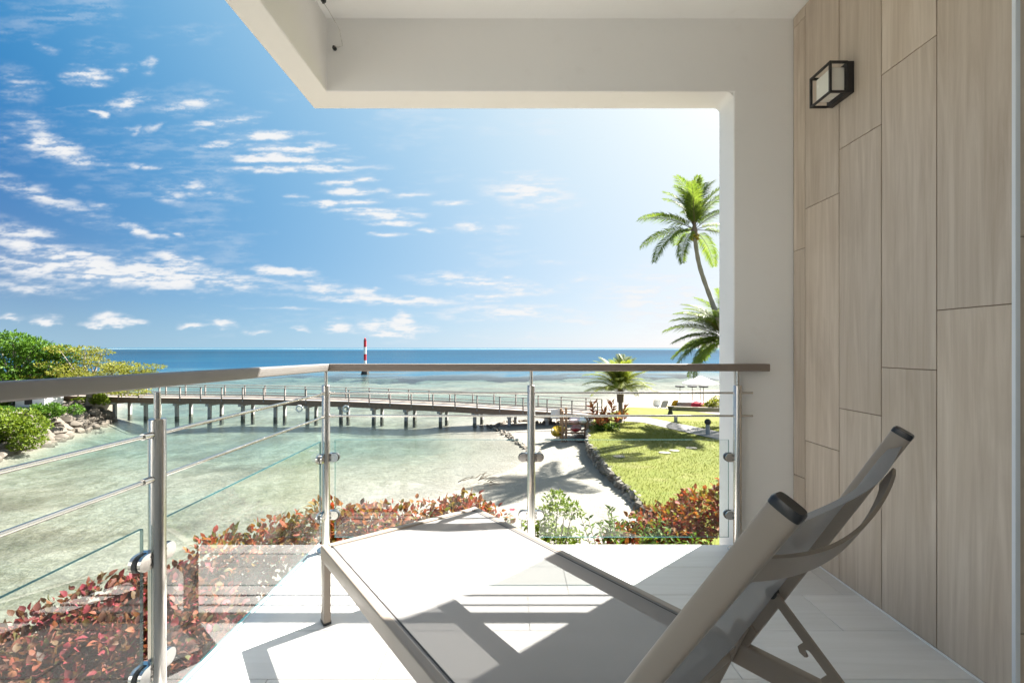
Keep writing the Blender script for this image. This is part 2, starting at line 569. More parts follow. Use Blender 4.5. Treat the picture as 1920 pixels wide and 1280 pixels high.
def make_water():
    m, n, o = mat('lagoon_water')
    g = n.new('ShaderNodeNewGeometry').outputs['Position']
    at_ = n.new('ShaderNodeAttribute', attribute_name='depth').outputs['Fac']
    x, y, z = n.sep(g)[0:3]
    # wavelets, longer the further out
    w1 = n.noise(n.vmath('MULTIPLY', g, (0.7, 1.5, 1)), 1.6, 5, 0.6, 0.4)
    w2 = n.noise(n.vmath('MULTIPLY', g, (0.5, 1.3, 1)), 0.33, 5, 0.62, 0.3)
    w3 = n.noise(n.vmath('MULTIPLY', g, (0.35, 1.0, 1)), 0.05, 5, 0.6)
    w0 = n.noise(n.vmath('MULTIPLY', g, (0.8, 1.6, 1)), 5.0, 4, 0.6, 0.3)
    nearf = n.maprange(y, 25, 120, 1.0, 0.25)
    h = n.math('ADD', n.math('MULTIPLY', n.math('ADD', w1, n.math('MULTIPLY', w0, 0.4)), n.math('MULTIPLY', nearf, 0.24)), n.math('ADD', n.math('MULTIPLY', w2, 0.32), n.math('MULTIPLY', w3, 1.0)))
    nm = n.bump(h, 0.75, 0.7)
    fr = n.new('ShaderNodeFresnel')
    fr.inputs['IOR'].default_value = 1.333
    n.put(fr.inputs['Normal'], nm)
    # body colour: water scatters more the deeper it is; streaks of shallower and deeper ground
    big = n.noise(n.vmath('MULTIPLY', g, (0.20, 1.0, 1)), 0.06, 7, 0.65, 0.6)
    dd = n.math('MULTIPLY', at_, n.maprange(big, 0.35, 0.65, 0.45, 1.5))
    body = n.ramp(n.maprange(dd, 0.0, 14.0), [(0.0, (0.12, 0.14, 0.125)), (0.07, (0.095, 0.135, 0.135)), (0.16, (0.070, 0.110, 0.130)), (0.35, (0.010, 0.078, 0.130)), (0.7, (0.004, 0.056, 0.112)), (1.0, (0.003, 0.048, 0.102))])
    tr = n.new('ShaderNodeBsdfTransparent')
    tint = n.ramp(n.maprange(dd, 0.0, 3.0), [(0.0, (1, 1, 1)), (0.15, (0.95, 0.99, 0.96)), (0.3, (0.80, 0.96, 0.93)), (0.6, (0.50, 0.88, 0.86)), (1.0, (0.25, 0.75, 0.78))])
    n.put(tr.inputs[0], tint)
    df = n.new('ShaderNodeBsdfDiffuse')
    n.put(df.inputs[0], body)
    op = n.maprange(dd, 0.25, 3.2, 0.0, 1.0)
    under = n.mixs(op, tr.outputs[0], df.outputs[0])
    gl = n.new('ShaderNodeBsdfGlossy')
    gl.inputs['Roughness'].default_value = 0.12
    n.put(gl.inputs['Normal'], nm)
    f = n.math('MULTIPLY', fr.outputs[0], n.maprange(at_, 0.0, 0.10, 0.2, 0.85))
    f = n.math('MINIMUM', f, n.math('MULTIPLY', n.maprange(y, 20, 70, 0.34, 0.52), n.maprange(y, 110, 170, 1.0, 0.55)))
    sea = n.mixs(f, under, gl.outputs[0])
    # breakers on the barrier reef far out
    foam = n.new('ShaderNodeBsdfDiffuse')
    foam.inputs[0].default_value = (0.5, 0.53, 0.54, 1)
    fm = n.noise(n.vmath('MULTIPLY', g, (0.0016, 0.004, 1)), 1.0, 6, 0.65)
    strip = n.math('MULTIPLY', n.maprange(y, 2100, 2600), n.maprange(y, 4200, 5200, 1.0, 0.0))
    n.t.links.new(n.mixs(n.math('MULTIPLY', strip, n.maprange(fm, 0.55, 0.66, 0.0, 0.6)), sea, foam.outputs[0]), o.inputs['Surface'])
    return m
WATER = make_water()

ROCK = simple('basalt_rock', (0.135, 0.115, 0.092), 0.85, 0, 0.45, 2.5, 0.6, 14)
ROCK_PALE = simple('pale_coral_rock', (0.26, 0.23, 0.19), 0.85, 0, 0.4, 3.0, 0.6, 18)
CONCRETE = simple('path_concrete', (0.20, 0.19, 0.185), 0.85, 0, 0.12, 1.5, 0.3, 25)
PILE = simple('pile_concrete', (0.36, 0.35, 0.335), 0.8, 0, 0.22, 1.6, 0.3, 20)
PILE_WET = simple('wet_weedy_pile', (0.10, 0.105, 0.085), 0.5, 0, 0.3, 4, 0.3, 20)
TIMBER = simple('weathered_timber', (0.27, 0.245, 0.225), 0.8, 0, 0.25, 5, 0.4, 60)
TIMBER_BROWN = simple('brown_timber', (0.21, 0.145, 0.105), 0.75, 0, 0.3, 5, 0.4, 60)
DECKING = simple('pale_decking', (0.25, 0.21, 0.185), 0.8, 0, 0.2, 3, 0.3, 40)
SOIL = simple('dark_soil', (0.028, 0.021, 0.016), 0.9, 0, 0.4, 3.0, 0.6, 12)
RACK = simple('rack_timber', (0.33, 0.205, 0.12), 0.75, 0, 0.3, 5, 0.4, 60)
RED_PAINT = simple('red_beacon_paint', (0.55, 0.02, 0.03), 0.45)
WHITE_PAINT = simple('white_paint', (0.80, 0.80, 0.78), 0.5, 0, 0.05)
DARK = simple('dark_weathered_concrete', (0.045, 0.042, 0.04), 0.8, 0, 0.3)
KAYAK_Y = simple('yellow_plastic_hull', (0.30, 0.21, 0.01), 0.35)
KAYAK_R = simple('red_plastic_hull', (0.30, 0.02, 0.03), 0.35)
KAYAK_P = simple('faded_pink_plastic_hull', (0.66, 0.50, 0.52), 0.4)
YELLOW_CLOTH = simple('yellow_cloth', (0.66, 0.42, 0.03), 0.8)
WHITE_CLOTH = simple('white_cloth', (0.80, 0.79, 0.76), 0.85)
GREY_CLOTH = simple('grey_sling', (0.34, 0.36, 0.38), 0.8)
DARK_CLOTH = simple('charcoal_canvas', (0.035, 0.035, 0.04), 0.8)
RED_CLOTH = simple('crimson_cloth', (0.45, 0.015, 0.04), 0.7)
POLE = simple('grey_pole', (0.25, 0.25, 0.25), 0.4, 0.6)

# ================================================================== THE BALCONY
FACE_Y, BACK_Y = 2.500, 2.681          # front frame: inside face, outside face
WALL_X = 1.517                         # tiled wall
EDGE_X = 1.1965                        # pillar edge
BEAM_Z, CEIL_Z = 2.467, 2.863

# --- floor slab and tiles
slab = MB()
slab.box((-1.075, -1.35, -0.32), (1.60, 2.545, -0.0065))
slab.box((1.60, -1.35, -0.32), (2.70, 1.42, -0.0065))
floor = slab.build('balcony_floor', GROUT_L)
tag(floor, 'balcony floor of pale wood look tiles', kind='structure')
def tile(name, a, b, m, parent, ch=0.0012):
    """one tile, its origin at its own middle so that the grain is its own"""
    c = [(p + q_) / 2 for p, q_ in zip(a, b)]
    mb = MB().box([p - q_ for p, q_ in zip(a, c)], [p - q_ for p, q_ in zip(b, c)], ch=ch)
    o = mb.build(name, m, parent)
    o.location = c
    return o
PITCH = 0.2575
row_joint = {0: 0.62, 1: 0.245, 2: 0.064, 3: -0.451, 4: 0.40, 5: 0.95}
for i in range(15):
    y1 = 2.5365 - PITCH * i
    y0 = y1 - PITCH
    x_hi = 1.515 if y1 > 1.44 else 2.6
    j0 = row_joint.get(i, rng.uniform(-0.5, 0.6))
    xs = [-1.066] + [j for j in sorted(j0 + 1.2 * k for k in range(-3, 4)) if -1.0 < j < x_hi - 0.05] + [x_hi]
    for a, b in zip(xs[:-1], xs[1:]):
        tile('floor_tile', (a + 0.0013, y0 + 0.0013, -0.010), (b - 0.0013, y1 - 0.0013, rng.uniform(-0.0003, 0.0003)), FLOORTILE, floor)
kerb = MB().box((-1.076, -1.35, -0.33), (-1.0665, 2.546, 0.001))
kerb.build('edge_trim', SILICONE, floor)

# --- white frame: beam with a return along the open side, and the pillar
fr = MB()
foot = [(-1.155, -1.35), (-1.012, -1.35), (-1.012, FACE_Y), (2.0, FACE_Y), (2.0, BACK_Y), (-1.155, BACK_Y)]
fr.prism(foot, BEAM_Z, 3.10)
beam = fr.build('roof_beam', PLASTER, smooth=30)
bv = beam.modifiers.new('soft_edge', 'BEVEL')
bv.width, bv.segments, bv.limit_method, bv.angle_limit = 0.007, 3, 'ANGLE', R(40)
tag(beam, 'white plaster roof beam round the open side', kind='structure')
pl = MB()
pl.box((EDGE_X, FACE_Y + 0.0005, -5.2), (2.0, BACK_Y, BEAM_Z + 0.02))
pil = pl.build('corner_pillar', PLASTER)
bv = pil.modifiers.new('soft_edge', 'BEVEL')
bv.width, bv.segments, bv.limit_method, bv.angle_limit = 0.007, 3, 'ANGLE', R(40)
tag(pil, 'white plaster pillar beside the tiled wall', kind='structure')
fl = MB()
rad = 0.035
arc = [(EDGE_X + 0.004, BEAM_Z + 0.004), (EDGE_X - rad, BEAM_Z + 0.004)]
for k in range(0, 9):
    th = math.pi / 2 * (1 - k / 8)
    arc.append((EDGE_X - rad + rad * math.cos(th), BEAM_Z - rad + rad * math.sin(th)))
arc.append((EDGE_X + 0.004, BEAM_Z - rad))
arc = list(reversed(arc))
fl.prism(arc, -(BACK_Y - 0.006), -(FACE_Y + 0.006), M=Matrix(((1, 0, 0, 0), (0, 0, -1, 0), (0, 1, 0, 0), (0, 0, 0, 1))))
fl.build('corner_fillet', PLASTER, beam, smooth=30)

ce = MB()
ce.box((-1.02, -1.35, CEIL_Z), (2.70, FACE_Y + 0.02, 3.05))
ceil = ce.build('ceiling', PLASTER_CEIL)
tag(ceil, 'white balcony ceiling', kind='structure')

# --- tiled wall: backing, tiles, corner trim, return towards the door
wb = MB()
wb.box((WALL_X + 0.003, 1.402, -0.3), (2.0, FACE_Y - 0.001, CEIL_Z - 0.001))
wb.box((2.0, 1.402, -0.3), (2.7, 1.60, CEIL_Z - 0.001))
wall = wb.build('wall_right', GROUT_D)
tag(wall, 'side wall clad in tall wood look tiles', kind='structure')
cols_ = [(2.3975, 2.4965, 1.6), (2.1475, 2.3955, 1.8), (1.9015, 2.1455, 2.0), (1.6535, 1.8995, 2.2), (1.4015, 1.6515, 1.214)]
for (y0, y1, zj) in cols_:
    zs = [0.004] + [z for z in (zj - 2.4, zj - 1.2, zj, zj + 1.2) if 0.05 < z < CEIL_Z - 0.03] + [CEIL_Z - 0.002]
    for a, b in zip(zs[:-1], zs[1:]):
        tile('wall_tile', (WALL_X - rng.uniform(0, 0.0008), y0 + 0.001, a + 0.0018), (WALL_X + 0.009, y1 - 0.001, b - 0.0018), WALLTILE, wall, 0.001)
for zs in ((0.004, 0.214), (0.218, 1.414), (1.418, 2.614), (2.618, CEIL_Z - 0.002)):
    for xa, xb in ((WALL_X + 0.012, 1.77), (1.7725, 2.02), (2.0225, 2.27), (2.2725, 2.52)):
        tile('wall_tile', (xa, 1.3945, zs[0]), (xb, 1.4015 + 0.004, zs[1]), WALLTILE, wall, 0.001)
tr_ = MB().box((WALL_X - 0.004, 1.389, 0.0), (WALL_X + 0.0115, 1.4005, CEIL_Z - 0.001), ch=0.0015)
tr_.build('corner_trim', ALU, wall)
sl = MB().box((WALL_X - 0.006, 1.40, -0.001), (WALL_X - 0.0006, FACE_Y, 0.006), ch=0.001)
sl.build('sealant_bead', SILICONE, wall)
# the house behind and beside the balcony door
hs = MB()
hs.box((-3.5, -1.62, -0.3), (2.9, -1.36, CEIL_Z + 0.2))
hs.box((2.71, -1.36, -0.3), (2.9, 1.6, CEIL_Z + 0.2))
house = hs.build('house_wall', PLASTER)
tag(house, 'white house wall behind the balcony', kind='structure')

# --- two eye bolts with a loop of wire in the ceiling corner
hook = empty('wire_hook', (-0.97, 2.36, CEIL_Z))
tag(hook, 'thin wire loop on two small bolts in the ceiling corner', 'wire')
hk = MB()
hk.tube([(0, 0, 0), (0, 0, -0.012)], 0.013, 12).tube([(0, 0, -0.012), (0, 0, -0.022)], 0.007, 10)
hk.build('bolt', STEEL_DARK, hook, 40)
hk = MB()
hk.tube([(0.005, 0.1395, -0.165), (0.005, 0.128, -0.165)], 0.011, 12).tube([(0.005, 0.128, -0.165), (0.005, 0.118, -0.165)], 0.006, 10)
hk.build('bolt', STEEL_DARK, hook, 40)
hk = MB()
hk.tube([(0, 0, -0.02), (0.016, 0.02, -0.04), (0.045, 0.10, -0.09), (0.052, 0.122, -0.16), (0.03, 0.125, -0.165), (0.005, 0.121, -0.165)], 0.0016, 6)
hk.build('wire', STEEL, hook, 40)

# ------------------------------------------------------------------ balustrade
RY, RX = 2.455, -0.996
rail = empty('balcony_railing', (RX, RY, 0))
tag(rail, 'stainless steel balcony railing with clear lower panes and two rods', 'railing')
def rl(o):
    """keep world coordinates although parented to the railing's own Empty"""
    o.location = Vector(o.location) - Vector(rail.location)
    return o
RT, RB = 0.9955, 0.9565
def rrect(hw, z0, z1, r=0.006, k=3):
    pts = []
    for (cx_, cz_, a0) in ((hw - r, z1 - r, 0), (-hw + r, z1 - r, 90), (-hw + r, z0 + r, 180), (hw - r, z0 + r, 270)):
        for i in range(k + 1):
            th = R(a0 + 90 * i / k)
            pts.append((cx_ + r * math.cos(th), cz_ + r * math.sin(th)))
    return pts
sec = rrect(0.0285, RB, RT)
# front handrail: mitred at the corner, cut square at the other end
mb = MB()
ring0 = [(RX + o_, RY + o_, z) for o_, z in sec]
ring1 = [(1.352, RY + o_, z) for o_, z in sec]
k = len(sec)
mb.v = ring0 + ring1
mb.f = [(i, (i + 1) % k, k + (i + 1) % k, k + i) for i in range(k)] + [tuple(reversed(range(k))), tuple(range(k, 2 * k))]
mb.f = [tuple(reversed(f)) for f in mb.f]
mb.m = [0] * len(mb.f)
rl(mb.build('handrail', STEEL_RAIL_X, rail, 40))
mb = MB()
rise = 0.046
ring1 = [(RX + o_, -1.30, z + rise) for o_, z in sec]
ring0 = [(x - 0.0006, y - 0.0006, z) for x, y, z in ring0]
mb.v = ring0 + ring1
mb.f = [(i, (i + 1) % k, k + (i + 1) % k, k + i) for i in range(k)] + [tuple(reversed(range(k))), tuple(range(k, 2 * k))]
mb.m = [0] * len(mb.f)
rl(mb.build('handrail', STEEL_RAIL_Y, rail, 40))
# posts
def post_mesh():
    mb = MB()
    mb.tube([(0, 0, 0.006), (0, 0, 0.878), (0, 0, 0.8815), (0, 0, 0.8825)], [0.0212, 0.0212, 0.020, 0.0185], 28)
    return mb.mesh('post', 40)
PM = post_mesh()
neck = MB().tube([(0, 0, 0.8825), (0, 0, 0.957)], 0.0085, 16).mesh('neck', 40)
base = MB().tube([(0, 0, 0.0), (0, 0, 0.010), (0, 0, 0.014)], [0.048, 0.048, 0.045], 32).mesh('base_plate', 40)
posts = [(RX, RY), (0.0965, RY), (1.195, RY), (RX, 1.2917), (RX, 0.128), (RX, -1.03)]
for (x, y) in posts:
    p = link('post', PM, STEEL_POST, rail)
    p.location = (x, y, 0); rl(p)
    c = link('neck', neck, STEEL_POST, p)
    c = link('base_plate', base, STEEL_POST, p)
# rods
for z in (0.840, 0.718):
    mb = MB().tube([(RX, RY + 0.006, z), (1.278, RY + 0.006, z)], 0.0058, 12)
    rl(mb.build('rod', STEEL, rail, 40))
    mb = MB().tube([(RX, RY, z), (RX, -1.3, z)], 0.0058, 12)
    rl(mb.build('rod', STEEL, rail, 40))
    for (x, y) in posts[3:]:
        mb = MB().tube([(RX, y - 0.021, z), (RX, y - 0.052, z)], 0.0092, 14)
        rl(mb.build('rod_sleeve', STEEL, rail, 40))
    mb = MB().tube([(RX, RY - 0.021, z), (RX, RY - 0.05, z)], 0.0082, 14)
    rl(mb.build('rod_sleeve', STEEL, rail, 40))
    mb = MB().tube([(RX + 0.021, RY + 0.006, z), (RX + 0.045, RY + 0.006, z)], 0.0082, 14)
    rl(mb.build('rod_sleeve', STEEL, rail, 40))
# panes
GT, GB, TH = 0.590, 0.070, 0.0050
def pane(a, b):
    """pane from a to b (plan), faces clear and cut edges teal"""
    a, b = Vector((*a, 0)), Vector((*b, 0))
    t = (b - a).normalized()
    n_ = Vector((-t.y, t.x, 0)) * TH
    P = [a - n_, b - n_, b + n_, a + n_]
    lo = [p + Vector((0, 0, GB)) for p in P]
    hi = [p + Vector((0, 0, GT)) for p in P]
    mb = MB()
    mb.quad(lo[0], lo[1], hi[1], hi[0], mi=0)
    mb.quad(lo[2], lo[3], hi[3], hi[2], mi=0)
    mb.quad(lo[1], lo[2], hi[2], hi[1], mi=1)
    mb.quad(lo[3], lo[0], hi[0], hi[3], mi=1)
    mb.quad(hi[0], hi[1], hi[2], hi[3], mi=1)
    mb.quad(lo[3], lo[2], lo[1], lo[0], mi=1)
    return rl(mb.build('glass_pane', [PANE, PANE_EDGE], rail))
GX = RX - 0.012
GYF = RY + 0.012
pane((RX + 0.044, GYF), (0.0965 - 0.043, GYF))
pane((0.0965 + 0.043, GYF), (1.195 - 0.043, GYF))
pane((GX, RY - 0.043), (GX, 1.2917 + 0.040))
pane((GX, 1.2917 - 0.040), (GX, 0.128 + 0.043))
pane((GX, 0.128 - 0.043), (GX, -0.99))
# clamps: a rounded steel jaw on either side of the pane, two screws
def clamp_mesh():
    mb = MB()
    L, H = 0.066, 0.0225
    poly = [(0.015, -H)]
    for i in range(13):
        th = -math.pi / 2 + math.pi * i / 12
        poly.append((L - H + H * math.cos(th), H * math.sin(th)))
    poly.append((0.015, H))
    Mx = Matrix(((1, 0, 0, 0), (0, 0, -1, 0), (0, 1, 0, 0), (0, 0, 0, 1)))
    mb.prism(poly, 0.0066, 0.0165, M=Mx)
    mb.prism(poly, -0.0165, -0.0066, M=Mx)
    mb.box((0.012, -0.0165, -H), (0.030, 0.0165, H))
    return mb.mesh('clamp', 35)
CM = clamp_mesh()
gasket = MB()
_poly = [(0.030, -0.024)] + [(0.045 + 0.0235 * math.cos(-math.pi / 2 + math.pi * i / 10), 0.0235 * math.sin(-math.pi / 2 + math.pi * i / 10)) for i in range(11)] + [(0.030, 0.024)]
_Mx = Matrix(((1, 0, 0, 0), (0, 0, -1, 0), (0, 1, 0, 0), (0, 0, 0, 1)))
gasket.prism(_poly, -0.0064, 0.0064, M=_Mx)
GM = gasket.mesh('gasket')
SM = MB().tube([(0, -0.0176, 0), (0, 0.0176, 0)], 0.0036, 10).mesh('screw')
def clamp(x, y, rz, z):
    c = link('clamp', CM, STEEL, rail)
    c.location = (x, y, z); c.rotation_euler = (0, 0, rz); rl(c)
    link('gasket', GM, RUBBER, c)
    for zz in (0.011, -0.011):
        link('screw', SM, STEEL_DARK, c).location = (0.026, 0, zz)
for z in (0.497, 0.190):
    clamp(RX, GYF, 0, z)
    clamp(0.0965, GYF, 0, z); clamp(0.0965, GYF, math.pi, z)
    clamp(1.195, GYF, math.pi, z)
    clamp(GX, RY, -math.pi / 2, z)
    for y in (1.2917, 0.128):
        clamp(GX, y, math.pi / 2, z); clamp(GX, y, -math.pi / 2, z)

# ------------------------------------------------------------------ sun lounger
LA = math.atan2(-0.791, 0.612)
LD = Vector((0.612, -0.791, 0)).normalized()
LN = Vector((-LD.y, LD.x, 0))
s0, n0 = -0.95, 0.88
lo = empty('sun_lounger', tuple(LD * s0 + LN * n0), LA)
tag(lo, 'taupe sun lounger with raised backrest and see through mesh sling', 'sun lounger')
NL, NR = 0.515 - n0, 1.245 - n0           # outer sides of the rails
def Ls(s): return s - s0
ZT = 0.300
def rbar(name, p0, p1, wa, wb, m, parent, up=(0, 0, 1), r=0.006):
    """rounded rectangular tube from p0 to p1"""
    sec_ = []
    for (cx_, cz_, a0) in ((wa / 2 - r, wb / 2 - r, 0), (-wa / 2 + r, wb / 2 - r, 90), (-wa / 2 + r, -wb / 2 + r, 180), (wa / 2 - r, -wb / 2 + r, 270)):
        for i in range(4):
            th = R(a0 + 30 * i)
            sec_.append((cx_ + r * math.cos(th), cz_ + r * math.sin(th)))
    mb = MB().tube([p0, p1], 1.0, sec=sec_, up=up)
    return mb.build(name, m, parent, 40)
RW, RH = 0.028, 0.060
zc = ZT - RH / 2
for nn in (NL + RW / 2, NR - RW / 2):
    rbar('side_rail', (Ls(-1.911), nn, zc), (Ls(0.02), nn, zc), RW, RH, TAUPE, lo)
    lip = rbar('sling_track', (Ls(-1.905), nn + (0.0215 if nn < 0 else -0.0215), ZT - 0.006), (Ls(-0.60), nn + (0.0215 if nn < 0 else -0.0215), ZT - 0.006), 0.006, 0.009, TRACK, lo, r=0.002)
    rbar('leg', (Ls(-1.8885), nn, 0.006), (Ls(-1.8885), nn, zc - RH / 2 + 0.002), 0.046, RW, TAUPE, lo, up=(0, 1, 0))
    rbar('foot_cap', (Ls(-1.8885), nn, 0.0), (Ls(-1.8885), nn, 0.010), 0.048, RW + 0.003, BLACK_PLASTIC, lo, up=(0, 1, 0))
    i_ = 0.018 if nn < 0 else -0.018
    # flat leg under the hinge, splayed towards the foot end
    rbar('leg', (Ls(-0.585), nn + i_ * 1.2, 0.365), (Ls(-0.735), nn + i_ * 1.2, 0.006), 0.036, 0.012, TAUPE, lo, up=(0, 1, 0), r=0.004)
    rbar('leg', (Ls(-0.02), nn, 0.006), (Ls(-0.02), nn, zc - RH / 2 + 0.002), 0.046, RW, TAUPE, lo, up=(0, 1, 0))
rbar('end_rail', (Ls(-1.897), NL + RW, zc), (Ls(-1.897), NR - RW, zc), RW, RH, TAUPE, lo)
rbar('stretcher', (Ls(-1.875), NL + RW, 0.205), (Ls(-1.875), NR - RW, 0.205), 0.020, 0.020, TAUPE, lo)
rbar('stretcher', (Ls(-0.72), NL + RW, 0.045), (Ls(-0.72), NR - RW, 0.045), 0.020, 0.020, TAUPE, lo)
rbar('end_rail', (Ls(0.006), NL + RW, zc), (Ls(0.006), NR - RW, zc), RW, RH, TAUPE, lo)
rbar('stretcher', (Ls(-0.63), NL + RW, 0.262), (Ls(-0.63), NR - RW, 0.262), 0.03, 0.03, TAUPE, lo)
def sheet(name, fn, nu, nv, m, parent):
    V = [fn(i / nu, j / nv) for i in range(nu + 1) for j in range(nv + 1)]
    Fc = [(i * (nv + 1) + j, (i + 1) * (nv + 1) + j, (i + 1) * (nv + 1) + j + 1, i * (nv + 1) + j + 1) for i in range(nu) for j in range(nv)]
    me = bpy.data.meshes.new(name)
    me.from_pydata(V, [], Fc)
    uv = me.uv_layers.new(name='UVMap')
    for lp in me.loops:
        i, j = divmod(lp.vertex_index, nv + 1)
        uv.data[lp.index].uv = (i / nu * 1.9, j / nv)
    me.shade_smooth()
    return link(name, me, m, parent)
def seat_pt(u, v):
    s = -1.908 + u * (1.908 - 0.60)
    n_ = NL + RW - 0.004 + v * (NR - NL - 2 * RW + 0.008)
    edge = math.sin(math.pi * v)
    sag = 0.012 * edge ** 1.2 * min(1, u * 8)
    z = ZT - 0.002 - sag
    if u < 0.03:
        z -= (0.03 - u) / 0.03 * 0.012
    return (Ls(s), n_, z)
sheet('seat_sling', seat_pt, 48, 20, FABRIC, lo)
# backrest
BH = Vector((Ls(-0.600), 0, 0.300))
BT = Vector((Ls(-0.245), 0, 0.898))
bd = (BT - BH).normalized()
bn = Vector((bd.z, 0, -bd.x))                # towards the back
BL_, BR_ = 0.562 - n0, 1.240 - n0
oval = []
for i in range(24):
    th = 2 * math.pi * i / 24
    c_, s_ = math.cos(th), math.sin(th)
    oval.append((0.0120 * math.copysign(abs(c_) ** 0.45, c_), 0.0185 * math.copysign(abs(s_) ** 0.55, s_)))
for nn in (BL_, BR_):
    off = Vector((0, nn, 0))
    BTs = BT + Vector((0.022 if nn < 0 else -0.022, 0, 0))
    br = MB().tube([BH + off - bd * 0.02, BTs + off], 1.0, sec=oval, up=tuple(bn)).build('backrest_bar', TAUPE, lo, 40)
    MB().tube([BTs + off - bd * 0.002, BTs + off + bd * 0.006, BTs + off + bd * 0.010], [1.03, 1.03, 0.9], sec=oval, up=tuple(bn)).build('end_cap', BLACK_PLASTIC, br, 40)
def back_pt(u, v):
    p = BH + (BT - BH) * (0.02 + 0.955 * u)
    n_ = BL_ + 0.008 + v * (BR_ - BL_ - 0.016)
    sag = 0.020 * math.sin(math.pi * v) ** 1.3
    roll = 0.0
    if u > 0.95:
        roll = ((u - 0.95) / 0.05) ** 2 * 0.018
    q_ = p + bn * (sag - 0.004 + roll) + Vector((0.022 * (1 - 2 * v) * u, 0, 0))
    return (q_.x, n_, q_.z)
sheet('back_sling', back_pt, 30, 20, FABRIC, lo)
# bowed brace behind the head
C0 = BH + (BT - BH) * 0.855
mb = MB()
nseg = 28
for i in range(nseg + 1):
    t = i / nseg
    bow = 0.043 * math.sin(math.pi * t) ** 0.75
    p = C0 + bn * (0.006 + bow) + Vector((0, BL_ + 0.010 + t * (BR_ - BL_ - 0.020), 0)) - bd * 0.035 * math.sin(math.pi * t)
    for (da, db) in ((-0.023, 0.0), (0.023, 0.0), (0.023, 0.006), (-0.023, 0.006)):
        mb.v.append(tuple(p + bd * da + bn * db))
for i in range(nseg):
    for j in range(4):
        j2 = (j + 1) % 4
        mb.f.append((i * 4 + j, i * 4 + j2, (i + 1) * 4 + j2, (i + 1) * 4 + j)); mb.m.append(0)
mb.f += [(3, 2, 1, 0), tuple(nseg * 4 + j for j in range(4))]; mb.m += [0, 0]
mb.build('head_brace', TAUPE, lo, 50)
# rachet struts with hooks, hung from the backrest bars
def strut(nn):
    a = Vector((Ls(-0.516), nn, 0.470)); b = Vector((Ls(-0.262), nn, 0.212))
    d_ = (b - a).normalized(); e_ = Vector((d_.z, 0, -d_.x))     # e_: towards the hinge, below
    if e_.z > 0: e_ = -e_
    L = (b - a).length
    poly = [(0, 0.011), (0, -0.011)]
    for c in (0.135, 0.205, 0.275):
        poly += [(c - 0.022, -0.011), (c - 0.020, -0.030), (c - 0.008, -0.036), (c + 0.004, -0.032), (c + 0.006, -0.026), (c - 0.004, -0.024), (c - 0.009, -0.018), (c - 0.004, -0.012), (c + 0.004, -0.011)]
    poly += [(L, -0.011), (L, 0.011)]
    Mx = Matrix((( d_.x, -e_.x, 0, a.x), (0, 0, -1, a.y), (d_.z, -e_.z, 0, a.z), (0, 0, 0, 1)))
    mb = MB().prism(list(reversed(poly)), -0.004, 0.004, M=Mx)
    st = mb.build('support_strut', TAUPE, lo)
    return st
for nn, sg in ((BL_ + 0.022, -1), (BR_ - 0.022, 1)):
    strut(nn)
    for (s_, z_) in ((-0.516, 0.470), (-0.590, 0.350), (-0.632, 0.292)):
        mb = MB().tube([(Ls(s_), nn - 0.010, z_), (Ls(s_), nn + 0.010, z_)], 0.0135, 18)
        mb.tube([(Ls(s_), nn - 0.013, z_), (Ls(s_), nn + 0.013, z_)], 0.0075, 6)
        mb.build('pivot_bolt', STEEL_DARK, lo, 40)
mb = MB().tube([(Ls(-0.31), BL_ + 0.02, 0.235), (Ls(-0.31), BR_ - 0.02, 0.235)], 0.008, 12)
mb.build('ratchet_bar', TAUPE, lo, 40)
for nn in (BL_ + 0.014, BR_ - 0.014):
    MB().prism([(Ls(-0.660), 0.255), (Ls(-0.60), 0.255), (Ls(-0.555), 0.345), (Ls(-0.575), 0.365), (Ls(-0.61), 0.345)], -0.004, 0.004,
               M=Matrix(((1, 0, 0, 0), (0, 0, -1, nn), (0, 1, 0, 0), (0, 0, 0, 1)))).build('hinge_plate', TAUPE, lo)

# ------------------------------------------------------------------ wall lantern
lan = empty('wall_lantern', (WALL_X, 2.12, 2.285))
tag(lan, 'black caged wall lantern with frosted box on the tiled wall', 'lantern')
lan_w, lan_h, lan_d = 0.066, 0.066, 0.105
mb = MB().box((-0.030, -lan_w - 0.004, -lan_h - 0.004), (0.0, lan_w + 0.004, lan_h + 0.004), ch=0.003)
mb.build('back_box', BLACK_METAL, lan)
mb = MB().box((-lan_d + 0.014, -lan_w + 0.014, -lan_h + 0.014), (-0.030, lan_w - 0.014, lan_h - 0.014), ch=0.004)
mb.build('diffuser', FROST, lan)
e = 0.0045
for sy in (-1, 1):
    for sz in (-1, 1):
        MB().box((-lan_d, sy * lan_w - e, sz * lan_h - e), (-0.0295, sy * lan_w + e, sz * lan_h + e)).build('cage_bar', BLACK_METAL, lan)
for s_ in (-1, 1):
    MB().box((-lan_d - e, -lan_w + e, s_ * lan_h - e), (-lan_d + e, lan_w - e, s_ * lan_h + e)).build('cage_bar', BLACK_METAL, lan)
    MB().box((-lan_d - e * 1.02, s_ * lan_w - e * 1.02, -lan_h - e * 1.02), (-lan_d + e * 1.02, s_ * lan_w + e * 1.02, lan_h + e * 1.02)).build('cage_bar', BLACK_METAL, lan)

